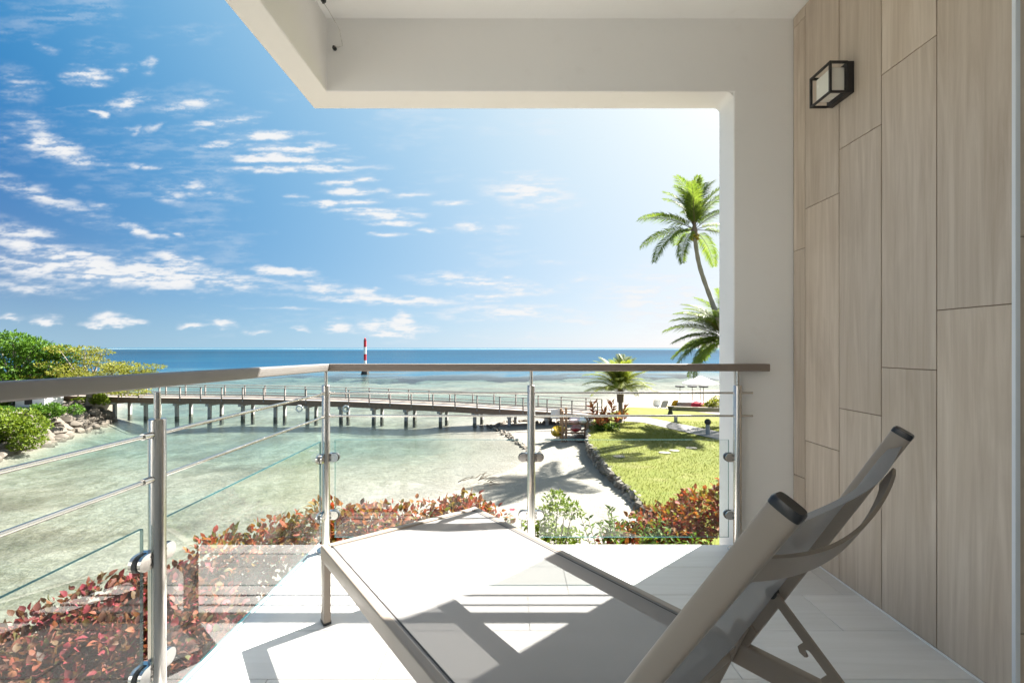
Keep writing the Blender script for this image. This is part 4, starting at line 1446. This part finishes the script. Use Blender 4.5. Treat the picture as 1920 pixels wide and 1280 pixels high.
def branch_tree(name, base, clumps, m_leaf, n_leaf, size, label, trunk_r=.2, wid=.45, cat='tree', out=.7):
    t = empty(name, tuple(base))
    tag(t, label, cat)
    B = Vector(base)
    C = Vector((0, 0, 0))
    for c in clumps: C += Vector(c[0])
    C /= len(clumps)
    mb = MB()
    fork = Vector((C.x * .15, C.y * .15, C.z * .45))
    mb.tube([(0, 0, -.2), fork * .5 + Vector((.1, 0, 0)), fork], [trunk_r * 1.25, trunk_r, trunk_r * .8], 10)
    for c in clumps:
        e_ = Vector(c[0])
        mid = fork.lerp(e_, .55) + Vector((rng.uniform(-.3, .3), rng.uniform(-.3, .3), -.15 * (e_ - fork).length * .3))
        mb.tube([fork - Vector((0, 0, .05)), mid, e_], [trunk_r * .55, trunk_r * .3, trunk_r * .08], 6)
    mb.build('trunk', BARK, t, 50)
    foliage('crown', t, m_leaf, n_leaf, clumps, size, wid, out)
    return t
def clumpset(n_, cx_, cy_, cz_, rx, ry, rz, cr, flat_=.7):
    out = []
    for i in range(n_):
        a = rng.uniform(0, 6.28); q_ = math.sqrt(rng.random()); h = rng.uniform(-1, 1)
        k_ = math.sqrt(max(0.05, 1 - (h * .8) ** 2))
        r_ = cr * rng.uniform(.65, 1.3)
        out.append(((cx_ + rx * q_ * k_ * math.cos(a), cy_ + ry * q_ * k_ * math.sin(a), cz_ + rz * h), (r_, r_, r_ * flat_)))
    return out
# big round tree and yellow-green spreading tree on the bank, bushes below them
b0 = Vector((-43.5, 40.5, ZW + 1.7))
branch_tree('shade_tree', b0, clumpset(50, 0.0, 0, 2.9, 4.2, 3.2, 2.8, 1.05, .62), LEAF_TREE, 16000, .27, 'dense dark green round tree on the rocky bank', .28)
b1 = Vector((-38.0, 41.3, ZW + 1.7))
cl_ = []
for i in range(46):                     # flat tiers reaching out over the water
    u = rng.random()
    cl_.append(((-4.6 + 9.4 * u + rng.uniform(-.5, .5), rng.uniform(-2.2, 2.2), 4.75 - 1.9 * abs(u - .40) - rng.choice((0, .6, 1.3, 1.9, 2.6)) + rng.uniform(-.15, .15)), (rng.uniform(.8, 1.5), rng.uniform(.8, 1.3), rng.uniform(.16, .3))))
branch_tree('spreading_tree', b1, cl_, LEAF_OLIVE, 9500, .22, 'yellow green tree with flat tiers reaching over the lagoon', .22)
def bush(name, base, clumps, m_leaf, n_leaf, size, label, cat='bush', wid=.5, stems=5, out=.6, up=.35, oval_=False):
    t = empty(name, tuple(base))
    tag(t, label, cat)
    mb = MB()
    for c in rng.sample(clumps, min(stems, len(clumps))):
        e_ = Vector(c[0])
        mb.tube([(e_.x * .2, e_.y * .2, -.1), (e_.x * .7, e_.y * .7, e_.z * .5), tuple(e_)], [.018, .012, .005], 6)
    mb.build('stems', STEM, t)
    foliage('foliage', t, m_leaf, n_leaf, clumps, size, wid, out, up, oval_=oval_)
    return t
p = GP(20, 800, ZW + 1.5)
bush('lime_hedge', (-32.2, 29.6, ZW + .2), clumpset(18, 0, 0, 1.2, 2.3, 1.2, .9, .7), LEAF_LIME, 5200, .20, 'clipped lime green hedge spilling over the rock bank')
bush('bank_bush', (-36.2, 35.3, ZW + 1.5), clumpset(12, 0, 0, .35, 3.2, .8, .25, .42), LEAF_TREE, 2400, .20, 'dark green low bush above the boulders')
bush('grassy_shrub', (-38.2, 42.0, ZW + 1.55), clumpset(9, 0, 0, .35, 1.8, .8, .3, .45), LEAF_LIME, 1900, .22, 'bright green low shrub beside the footbridge end')
bush('shore_bush', (-43.0, 37.2, ZW + 1.7), clumpset(14, 0, 0, 1.0, 3.0, 1.0, .7, .7), LEAF_GREEN, 3000, .24, 'mid green bush under the round tree on the bank')
# a white outbuilding between the trees
ob = empty('white_cabin', (-39.6, 38.6, ZW + 1.6))
tag(ob, 'white cabin half hidden behind the bank trees', 'cabin')
MB().box((-1.2, -.8, -.3), (1.2, .8, 1.15)).build('wall', WHITE_PAINT, ob)
MB().prism([(-1.4, 1.15), (1.4, 1.15), (0, 1.75)], -1.0, 1.0, M=Matrix(((1, 0, 0, 0), (0, 0, -1, 0), (0, 1, 0, 0), (0, 0, 0, 1)))).build('roof', TIMBER, ob)
MB().box((-.4, -.84, .35), (.2, -.8, .85)).build('window', DARK, ob)

# ---- palms
def frond_mesh(name, length, seed, droop=.9, nleaf=46, ll=.75, lw_=.05, vee=.5):
    """feather frond in the local +X direction: rachis bending down, leaflets either side"""
    r_ = random.Random(seed)
    mb = MB()
    pts, rad = [], []
    n_ = 14
    for i in range(n_ + 1):
        u = i / n_
        pts.append(Vector((length * (u - .16 * droop * u * u), 0, length * (.26 * u - droop * .52 * u ** 2.2))))
        rad.append(.026 * length / 4 * (1 - .85 * u))
    mb.tube(pts, rad, 5, mi=1)
    def on(u):
        f = u * n_; i = min(int(f), n_ - 1)
        return pts[i].lerp(pts[i + 1], f - i), (pts[i + 1] - pts[i]).normalized()
    for i in range(nleaf):
        u = .14 + .86 * (i + r_.uniform(-.3, .3)) / nleaf
        u = min(.995, max(.1, u))
        p, t = on(u)
        side = Vector((0, 1, 0)); upv = side.cross(t).normalized() * -1
        L = ll * (math.sin(math.pi * min(1, .18 + .80 * u)) ** .6) * r_.uniform(.85, 1.12)
        for sg in (-1, 1):
            d = (t * .62 + side * sg * .85 + upv * (vee * r_.uniform(.3, .8))).normalized()
            m1 = p + d * L * .5
            m2 = p + d * L + Vector((0, 0, -L * r_.uniform(.25, .55)))
            wv = (t - d * t.dot(d)).normalized() * lw_
            b_ = len(mb.v)
            mb.v += [tuple(p - wv * .4), tuple(p + wv * .4), tuple(m1 + wv), tuple(m1 - wv), tuple(m2)]
            mb.f += [(b_, b_ + 1, b_ + 2, b_ + 3), (b_ + 3, b_ + 2, b_ + 4)]
            mb.m += [0, 0]
    return mb.mesh(name)
def palm(name, base, spine, r0, r1, fronds, meshes, m_leaf, label, nuts=False, bark=None, cat='palm tree'):
    t = empty(name, tuple(base))
    tag(t, label, cat)
    pts = [Vector(q_) for q_ in spine]
    dense = []
    n_ = 26
    for i in range(n_ + 1):
        f = i / n_ * (len(pts) - 1); k_ = min(int(f), len(pts) - 2); u = f - k_
        p0, p1, p2, p3 = pts[max(k_ - 1, 0)], pts[k_], pts[k_ + 1], pts[min(k_ + 2, len(pts) - 1)]
        dense.append(.5 * ((2 * p1) + (p2 - p0) * u + (2 * p0 - 5 * p1 + 4 * p2 - p3) * u * u + (3 * p1 - p0 - 3 * p2 + p3) * u ** 3))
    rad = [r0 + (r1 - r0) * min(1, (i / n_) ** .6) + (.014 * r0 / .16 if i % 2 else 0) for i in range(n_ + 1)]
    rad[0] *= 1.5
    MB().tube(dense, rad, 12).build('trunk', bark or PALM_BARK, t, 50)
    top = dense[-1]
    MB().tube([top - Vector((0, 0, r1 * 2)), top + Vector((0, 0, r1 * 2)), top + Vector((0, 0, r1 * 7))], [r1 * 1.6, r1 * 1.7, r1 * .5], 10).build('crown_shaft', TIMBER_BROWN, t, 50)
    for (azd, pitch, sc) in fronds:
        o = link('frond', rng.choice(meshes), [m_leaf, STEM], t)
        o.location = top + Vector((0, 0, r1 * 2.5))
        o.rotation_euler = (rng.uniform(-.25, .25), -R(pitch), R(azd))
        o.scale = (sc, sc, sc)
    if nuts:
        for i in range(9):
            a = i * .7
            me = nut_mesh
            o = link('coconut', me, KAYAK_Y if i % 3 == 0 else LEAF_GREEN, t)
            o.location = top + Vector((math.cos(a) * .24, math.sin(a) * .24, -.05 - .13 * (i % 3)))
    return t
bm = bmesh.new(); bmesh.ops.create_icosphere(bm, subdivisions=2, radius=.11)
nut_mesh = bpy.data.meshes.new('coconut'); bm.to_mesh(nut_mesh); bm.free()
CF = [frond_mesh('frond', 4.3, 400 + i, droop=.62 + .1 * i, nleaf=95, ll=.95, lw_=.021) for i in range(4)]
PF = [frond_mesh('frond', 3.1, 420 + i, droop=.80 + .15 * i, nleaf=70, ll=.62, lw_=.018, vee=.3) for i in range(3)]
def ring_fronds(n_, pitches, sc=(.85, 1.1), a0=0):
    out = []
    for i in range(n_):
        out.append((a0 + 137.5 * i + rng.uniform(-12, 12), pitches[i % len(pitches)] + rng.uniform(-8, 8), rng.uniform(*sc)))
    return out
crown = at(1302, 440, 31.0)
pb = Vector((15.2, 31.6, ZL))
sp = [(0, 0, 0), tuple(at(1375, 690, 31.4) - pb), tuple(at(1338, 575, 31.3) - pb), tuple(at(1312, 500, 31.1) - pb), tuple(crown - pb)]
fr_ = ring_fronds(15, [74, 58, 80, 48], (.85, 1.0)) + [(178, 18, 1.0), (200, -22, 1.05), (160, -8, .95), (225, -40, .85), (12, 8, 1.0), (-20, -18, 1.0), (40, -28, .9), (90, 5, 1.0), (-70, 10, .9), (130, 30, .95)]
palm('coconut_palm', pb, sp, .19, .12, fr_, CF, LEAF_PALM, 'tall leaning coconut palm with its crown against the sky', True)
pb = Vector((15.2, 32.6, ZL))
palm('young_coconut_palm', pb, [(0, 0, 0), (.15, 0, 2.6), (.05, .1, 4.6), (-.1, .1, 5.7)], .17, .12, ring_fronds(22, [66, 50, 30, 12, -12], (.95, 1.15)) + [(178, 40, 1.1), (170, 18, 1.15), (192, 0, 1.1), (150, -8, 1.05), (205, 28, 1.1), (185, 66, 1.0), (182, -18, 1.1), (160, 55, 1.05), (196, -34, 1.0), (172, -42, .95), (214, -20, 1.0), (188, 82, .95)], CF, LEAF_PALM2, 'shorter yellow green palm half hidden behind the pillar')
pb = GP(1163, 791, ZL)
sh = palm('date_palm', pb, [(0, 0, 0), (.02, 0, .9), (0, 0, 1.75)], .17, .15, ring_fronds(46, [84, 74, 62, 48, 32, 14], (.9, 1.15)), PF, LEAF_PALM2, 'short bushy date palm behind the red ti plants', bark=BARK)
# ---- ti plants and small planting by the date palm
def ti_plant(base, h, label, m_leaf=None, n_leaf=26):
    t = empty('ti_plant', tuple(base)); tag(t, label, 'plant', 'ti plants by the date palm')
    MB().tube([(0, 0, -.05), (.03, 0, h * .6), (0, 0, h * .9)], [.022, .018, .012], 6).build('stem', STEM, t)
    P = np.zeros((n_leaf, 3)); P[:, 2] = np.linspace(h * .25, h * .95, n_leaf)
    D = rand_dir(n_leaf, 1.0)
    o = link('foliage', leaf_mesh('foliage', P, D, rand_dir(n_leaf, .4), nrg.uniform(.38, .6, n_leaf), .30, .2), m_leaf or LEAF_TI, t)
    o['kind'] = 'stuff'
for i, (px, py, hpx, lab) in enumerate([(1112, 796, 42, 'tall copper ti plant standing beside the kayak rack'), (1118, 803, 26, 'low copper ti plant at the corner of the lawn wall'), (1132, 798, 28, 'orange ti plant between two taller ones'), (1147, 796, 42, 'tall red ti plant next to the date palm trunk'), (1140, 801, 20, 'small rusty ti plant in front of the red one'), (1156, 800, 24, 'small bronze ti plant before the date palm'), (1170, 795, 30, 'coral red ti plant on the path side of the date palm'), (1126, 806, 18, 'lowest ti plant at the front of the bed')]):
    b = GP(px, py, ZL)
    ti_plant(b, hpx * b.y / F, lab)
bush('palm_bed_shrub', GP(1135, 807, ZL), clumpset(7, 0, 0, .22, .9, .4, .15, .25), LEAF_GREEN, 700, .16, 'low green shrub at the foot of the ti plants')

# ---- hedge below the balcony, nearest plants
def hedge(name, base, clumps, m_leaf, n_leaf, size, label, extra=0, wid=.62):
    t = bush(name, base, clumps, m_leaf, n_leaf, size, label, 'hedge', wid, 34, .75, .45, True)
    return t
ZH = -4.95
def row_clumps(pts, n_, r_, jit, zj=.2, bx=(0, 0, 0)):
    """clumps strung along a line of (x, y, z) points"""
    out = []
    P = [Vector(p) for p in pts]
    for i in range(n_):
        f = (i + rng.random()) / n_ * (len(P) - 1); k_ = min(int(f), len(P) - 2)
        c = P[k_].lerp(P[k_ + 1], f - k_) + Vector((rng.uniform(-jit, jit), rng.uniform(-jit, jit), rng.uniform(-zj, zj)))
        q_ = r_ * rng.uniform(.7, 1.25)
        out.append((tuple(c - Vector(bx)), (q_, q_, q_ * .85)))
    return out
flat([(-7.2, 2.6), (5.4, 2.6), (5.4, 8.7), (1.0, 8.6), (-2.5, 8.3), (-5.2, 7.7), (-7.0, 5.6)], ZH + .12, ZH - .8, 'planting_bed', SOIL, 'dark soil of the planting bed under the hedge')
b = Vector((-2.7, 7.2, ZH))
hedge('red_hedge', b, row_clumps([(-4.6, 6.9, -2.15), (-3.4, 7.1, -1.92), (-2.4, 7.3, -1.80), (-1.5, 7.4, -1.95)], 26, .42, .22, .14, b) + row_clumps([(-4.6, 6.6, -2.9), (-1.4, 7.0, -2.7)], 16, .6, .25, .2, b), LEAF_RED, 7500, .105, 'russet hedge seen between the side railing and the corner post')
b = Vector((-0.4, 7.7, ZH))
hedge('red_hedge', b, row_clumps([(-1.6, 7.5, -2.15), (-1.1, 7.7, -1.88), (-.75, 7.8, -1.78), (-0.55, 7.8, -2.0)], 16, .36, .16, .12, b) + row_clumps([(-1.5, 7.1, -2.75), (0.9, 7.2, -2.85)], 14, .55, .25, .15, b), LEAF_RED, 5200, .105, 'orange red hedge in front of the lounger foot end')
b = Vector((3.0, 7.8, ZH))
hedge('red_hedge', b, row_clumps([(1.7, 7.6, -2.42), (2.5, 7.9, -2.10), (3.1, 8.1, -1.85), (4.6, 8.3, -1.66)], 26, .42, .2, .14, b) + row_clumps([(1.2, 7.1, -2.7), (4.2, 7.3, -2.6)], 16, .55, .25, .2, b), LEAF_RED, 8000, .10, 'russet hedge below the pillar at the lawn edge')
b = Vector((-4.3, 4.6, ZH))
hedge('crimson_hedge', b, row_clumps([(-5.4, 5.8, -2.25), (-4.6, 6.3, -2.2), (-4.1, 6.6, -2.3)], 16, .36, .2, .15, b) + row_clumps([(-5.6, 5.0, -2.55), (-4.9, 5.2, -2.5), (-3.4, 5.4, -2.6)], 28, .5, .4, .2, b) + row_clumps([(-4.2, 3.6, -2.75), (-2.6, 4.2, -2.75), (-1.7, 5.0, -2.7)], 26, .5, .4, .2, b), LEAF_PINK, 28000, .10, 'crimson leaved hedge below the side panes')
# its biggest leaves, one by one
hd = bpy.data.objects[-1] if False else None
cr_h = [o for o in bpy.data.objects if o.name.startswith('crimson_hedge')][0]
big = []
for i in range(6):
    P = np.zeros((1, 3)); D = np.array([[1.0, 0, -.15]]); Nn = np.array([[0, 0, 1.0]])
    big.append(leaf_mesh('leaf', P, D, Nn, np.array([.10 + .014 * i]), .55, .22, True))
LEAFM = [LEAF_PINK, LEAF_PINK, LEAF_RED]
for i in range(220):
    u, v = rng.random(), rng.random()
    p = Vector((-5.2 + 3.9 * u, 3.3 + 3.2 * v, -2.42 - .25 * u + rng.uniform(-.22, .12)))
    o = link('leaf', rng.choice(big), None, cr_h)
    if len(o.data.materials) == 0: o.data.materials.append(LEAF_PINK)
    o.location = p - Vector(cr_h.location)
    o.rotation_euler = (rng.uniform(-.6, .6), rng.uniform(-.2, 1.0), rng.uniform(0, 6.28))
# green shrubs poking out of the hedge
def shoots(name, base, n_, h, spread, m_leaf, size, label, per=26, wid=.34, cat='shrub'):
    """upright leafy shoots"""
    t = empty(name, tuple(base)); tag(t, label, cat)
    mb = MB(); PP, DD = [], []
    for i in range(n_):
        a = rng.uniform(0, 6.28); q_ = spread * math.sqrt(rng.random())
        tip = Vector((q_ * math.cos(a) * 1.3, q_ * math.sin(a), h * rng.uniform(.75, 1.1)))
        bs = Vector((tip.x * .4, tip.y * .4, -.2))
        mb.tube([bs, bs.lerp(tip, .5), tip], [.012, .009, .004], 5)
        for k_ in range(per):
            u = .25 + .75 * (k_ + rng.random()) / per
            PP.append(bs.lerp(tip, u)); az_ = k_ * 2.4 + a
            DD.append((math.cos(az_), math.sin(az_), .35 + .5 * u))
    mb.build('stems', STEM, t)
    P = np.array([tuple(p) for p in PP]); D = np.array(DD)
    o = link('foliage', leaf_mesh('foliage', P, D, rand_dir(len(P), 1.0), size * nrg.uniform(.7, 1.3, len(P)), wid, .25), m_leaf, t)
    o['kind'] = 'stuff'
    return t
shoots('leafy_shrub', (-1.95, 6.75, -2.75), 12, .85, .32, LEAF_GREEN, .10, 'green leafy shoots just past the corner post')
shoots('leafy_shrub', (1.75, 7.3, -2.60), 26, .95, .55, LEAF_GREEN, .11, 'fresh green shrub below the second pane')
shoots('leafy_shrub', (2.35, 7.0, -2.75), 24, .90, .5, LEAF_GREEN, .11, 'bushy green shoots in front of the russet hedge')
bush('rounded_shrub', (.60, 8.2, -3.1), clumpset(16, .1, 0, 1.1, .45, .4, .42, .17, .8), LEAF_LIME, 1300, .085, 'open lime green shrub standing against the white sand', 'shrub', .5, 10)
shoots('flowering_shrub', (.05, 7.9, -3.0), 9, 1.1, .22, LEAF_GREEN, .09, 'thin green stems with one pink flower beside the middle post', 18)
shoots('green_seedling', (-2.95, 3.55, -2.55), 3, .32, .10, LEAF_GREEN, .16, 'bright green seedling among the crimson leaves', 10, .42, 'plant')
fl_ = empty('pink_flower', (-.02, 7.95, -1.72)); tag(fl_, 'pink red flower on a tall thin stem', 'flower')
for i in range(6):
    a = i * 1.05
    o = link('petal', leaf_mesh('petal', np.zeros((1, 3)), np.array([[math.cos(a), math.sin(a), .5]]), np.array([[0, 0, 1.0]]), np.array([.075]), .8, .2), PETAL, fl_)
# driftwood twigs at the water's edge
tw = empty('driftwood_branch', tuple(GP(890, 905, ZW + .12))); tag(tw, 'dark twiggy dead branch lying on the wet sand', 'branch')
mb = MB()
for i in range(16):
    a = Vector((rng.uniform(-.8, .8), rng.uniform(-.5, .5), rng.uniform(0, .15)))
    d = Vector((rng.uniform(.2, .8), rng.uniform(-.1, .5), rng.uniform(-.05, .35)))
    mb.tube([a, a + d * .5 + Vector((0, 0, .05)), a + d], [.022, .015, .006], 5)
mb.build('twigs', STEM, tw)

# ------------------------------------------------------------------ kayak rack
kb = GP(1074, 812, ZW + .78)
kb.z = float(height(kb.x, kb.y))
ks = kb.y / F
rack = empty('kayak_rack', tuple(kb)); tag(rack, 'rough timber rack on the sand holding kayaks', 'rack')
def stick(a, b, r_, name='post', m=RACK):
    MB().tube([a, Vector(a).lerp(Vector(b), .5) + Vector((.02, 0, 0)), b], [r_ * 1.1, r_, r_ * .95], 8).build(name, m, rack, 50)
for x in (-.75, .95):
    for y in (-.35, .75):
        stick((x, y, -.3), (x + rng.uniform(-.04, .04), y, 2.05 if x < 0 else 1.55), .085)
stick((-.52, -.35, -.3), (-.50, -.35, 2.25), .08)
for z in (.55, 1.15):
    for y in (-.35, .75):
        stick((-.95, y, z), (1.15, y, z), .05, 'crossbar')
for x in (-.78, .98):
    stick((x, -.6, .5), (x, 1.0, .5), .05, 'crossbar')
def kayak(loc, rz, m, label, L=2.7, roll=0.0):
    mb = MB()
    n_ = 14
    rings = []
    for i in range(n_ + 1):
        u = i / n_ * 2 - 1
        wv = .36 * (1 - abs(u) ** 2.6) + .015
        hv = .17 * (1 - abs(u) ** 4) + .03
        rise_ = .14 * abs(u) ** 2.5
        ring = []
        for j in range(12):
            th = 2 * math.pi * j / 12
            c_, s_ = math.cos(th), math.sin(th)
            dz = s_ * hv * (.55 if s_ > 0 else 1.0)
            if s_ > .3 and abs(u) < .35: dz -= .09
            ring.append((u * L / 2, c_ * wv, dz + rise_))
        rings.append(ring)
    for r_ in rings: mb.v += r_
    for i in range(n_):
        for j in range(12):
            j2 = (j + 1) % 12
            mb.f.append((i * 12 + j, (i + 1) * 12 + j, (i + 1) * 12 + j2, i * 12 + j2)); mb.m.append(0)
    mb.f += [tuple(range(12)), tuple(reversed([n_ * 12 + j for j in range(12)]))]; mb.m += [0, 0]
    o = mb.build('kayak', m, smooth=60)
    o.location = loc; o.rotation_euler = (roll, 0, rz)
    tag(o, label, 'kayak', 'kayaks at the rack')
    return o
kayak(kb + Vector((.25, .2, .78)), R(78), KAYAK_R, 'red kayak on the middle bar of the timber rack')
kayak(kb + Vector((.15, .2, 1.36)), R(80), KAYAK_P, 'faded pink kayak on top of the rack')
kayak(kb + Vector((.75, .3, 1.34)), R(78), WHITE_PAINT, 'white kayak on top of the rack beside the pink one')
kayak(kb + Vector((-1.05, -.1, .62)), R(60), KAYAK_Y, 'yellow kayak leaning outside the timber rack', 2.3, R(62))
kayak(kb + Vector((.45, -.2, .12)), R(84), ROCK_PALE, 'beige kayak lying on the sand under the rack', 2.2)
bd_ = MB().box((-.42, -.02, 0), (.42, .02, .62)).build('notice_board', WHITE_PAINT)
bd_.location = kb + Vector((-1.0, .9, 1.35)); tag(bd_, 'blank white board beside the kayak rack', 'board')
bs_ = MB().box((-.03, -.03, -1.5), (.03, .03, .0)).build('board_post', TIMBER_BROWN, bd_)

# ------------------------------------------------------------------ terrace by the far beach
def zl(px, py): return GP(px, py, ZL)
def beach_chair(px, py, rz, m, label):
    b = zl(px, py)
    t = empty('beach_chair', (b.x, b.y, float(height(b.x, b.y))), rz); tag(t, label, 'chair', 'beach chairs on the sand')
    for sy in (-.3, .3):
        MB().tube([(-.6, sy, .32), (.35, sy, .30)], .02, 6).build('side_rail', POLE, t)
        MB().tube([(.30, sy, .30), (.72, sy, .98)], .02, 6).build('back_post', POLE, t)
        for x in (-.5, .4):
            MB().tube([(x, sy, -.1), (x, sy, .31)], .02, 6).build('leg', POLE, t)
    MB().quad((-.6, -.28, .33), (.33, -.28, .31), (.33, .28, .31), (-.6, .28, .33)).build('seat', m, t)
    MB().quad((.33, -.28, .31), (.72, -.28, .98), (.72, .28, .98), (.33, .28, .31)).build('backrest', m, t)
beach_chair(1240, 761, R(-75), GREY_CLOTH, 'grey sling beach chair facing the sea')
beach_chair(1258, 760, R(-70), YELLOW_CLOTH, 'yellow beach chair next to the grey one')
beach_chair(1229, 759, R(-95), WHITE_CLOTH, 'white low beach chair, the first of three')
def parasol(px, py, top, m, label, half, pitch=.32, flat_top=False):
    b = zl(px, py); k_ = b.y / F
    h = (py - top) * k_
    t = empty('parasol', tuple(b)); tag(t, label, 'parasol', 'parasols on the far terrace')
    MB().tube([(0, 0, -.1), (0, 0, h)], .035, 8).build('pole', POLE, t)
    r_ = half * k_
    mb = MB()
    for i in range(8):
        a0, a1 = i * math.pi / 4, (i + 1) * math.pi / 4
        p0 = (math.cos(a0) * r_, math.sin(a0) * r_, h - r_ * pitch); p1 = (math.cos(a1) * r_, math.sin(a1) * r_, h - r_ * pitch)
        mb.quad((0, 0, h), p0, p1)
        mb.quad(p0, (p0[0], p0[1], p0[2] - .12), (p1[0], p1[1], p1[2] - .12), p1)
    mb.build('canopy', m, t)
    return t
parasol(1275, 763, 722, DARK_CLOTH, 'dark flat parasol nearest the beach chairs', 9, .10)
parasol(1298, 761, 722, DARK_CLOTH, 'dark flat parasol in the middle of the terrace', 9, .10)
parasol(1319, 766, 722, DARK_CLOTH, 'dark flat parasol by the yellow palm fronds', 9, .12)
parasol(1313, 752, 704, WHITE_CLOTH, 'white peaked parasol behind the dark ones', 34, .42)
for i, (px, py, m_, s_, lab) in enumerate([(1308, 766, RED_CLOTH, (.55, .3, .42), 'crimson beanbag on the terrace edge')]):
    b = zl(px, py)
    bm = bmesh.new(); bmesh.ops.create_icosphere(bm, subdivisions=3, radius=.5)
    for v in bm.verts:
        v.co = Vector((v.co.x * (1.15 - .3 * v.co.z), v.co.y * (1.1 - .3 * v.co.z), max(-.32, v.co.z * .8) + .05 * mnoise.noise(v.co * 4)))
    o = MB().add_bm(bm).build('beanbag', m_, smooth=60); o.location = b + Vector((0, 0, .32)); tag(o, lab, 'beanbag')
tb = MB().box((-3.2, -.14, 0), (3.2, .14, .34), ch=.02).build('terrace_kerb', ROCK_PALE); tb.location = zl(1332, 771); tb.rotation_euler = (0, 0, R(-14)); tag(tb, 'low stone terrace kerb at the back of the lawn', 'kerb')
dk = MB().box((-2.4, -1.0, 0), (2.4, 1.0, .40)).build('sun_deck', TIMBER); dk.location = zl(1322, 762) + Vector((0, .6, 0)); dk.rotation_euler = (0, 0, R(-10)); tag(dk, 'grey timber sun deck under the dark parasols', 'deck')
def bollard(px, py, h, globe, label):
    b = zl(px, py); t = empty('garden_lamp', tuple(b)); tag(t, label, 'garden lamp', 'garden lamps by the path')
    MB().tube([(0, 0, -.05), (0, 0, h)], .13, 12).build('post', PILE, t, 40)
    if globe:
        bm = bmesh.new(); bmesh.ops.create_uvsphere(bm, u_segments=16, v_segments=10, radius=.2)
        MB().add_bm(bm, M=Matrix.Translation((0, 0, h + .16))).build('lamp_globe', DARK, t, 60)
bollard(1267, 791, .42, False, 'short pale bollard at the far side of the path')
bollard(1327, 814, .62, True, 'pale bollard with a dark globe beside the path')
pot = empty('planter', tuple(zl(1257, 776))); tag(pot, 'dark waisted planter pot on the far lawn', 'planter')
MB().tube([(0, 0, 0), (0, 0, .12), (0, 0, .3), (0, 0, .5), (0, 0, .62)], [.2, .2, .13, .2, .24], 14).build('pot_body', DARK, pot, 40)
MB().tube([(0, 0, .62), (0, 0, .66)], [.26, .26], 14).build('pot_lid', DARK, pot, 40)
bush('terrace_shrub', zl(1336, 768), clumpset(8, 0, 0, .6, .9, .6, .4, .4), LEAF_OLIVE, 700, .22, 'straw coloured shrub at the end of the terrace')
# short turf near the lawn wall, to break the clean edge
def turf():
    n_ = 26000
    u = nrg.random(n_); 
    P = []
    A = np.array([(p[0], p[1]) for p in lawn_poly])
    xs = nrg.uniform(3.5, 16, n_ * 2); ys = nrg.uniform(14, 34, n_ * 2)
    ok = sdist(lawn_poly, xs, ys) > -.02
    xs, ys = xs[ok][:n_], ys[ok][:n_]
    inpath = sdist(pth + list(reversed(pth_b)), xs, ys) > -.05
    xs, ys = xs[~inpath], ys[~inpath]
    P = np.stack([xs, ys, np.full(len(xs), ZL - .005)], -1)
    o = link('grass', leaf_mesh('grass', P, rand_dir(len(P), 1.6), rand_dir(len(P), .2), nrg.uniform(.05, .11, len(P)), .22, .2), LEAF_GRASS)
    tag(o, 'short grass blades of the lawn', 'grass', kind='stuff')
turf()
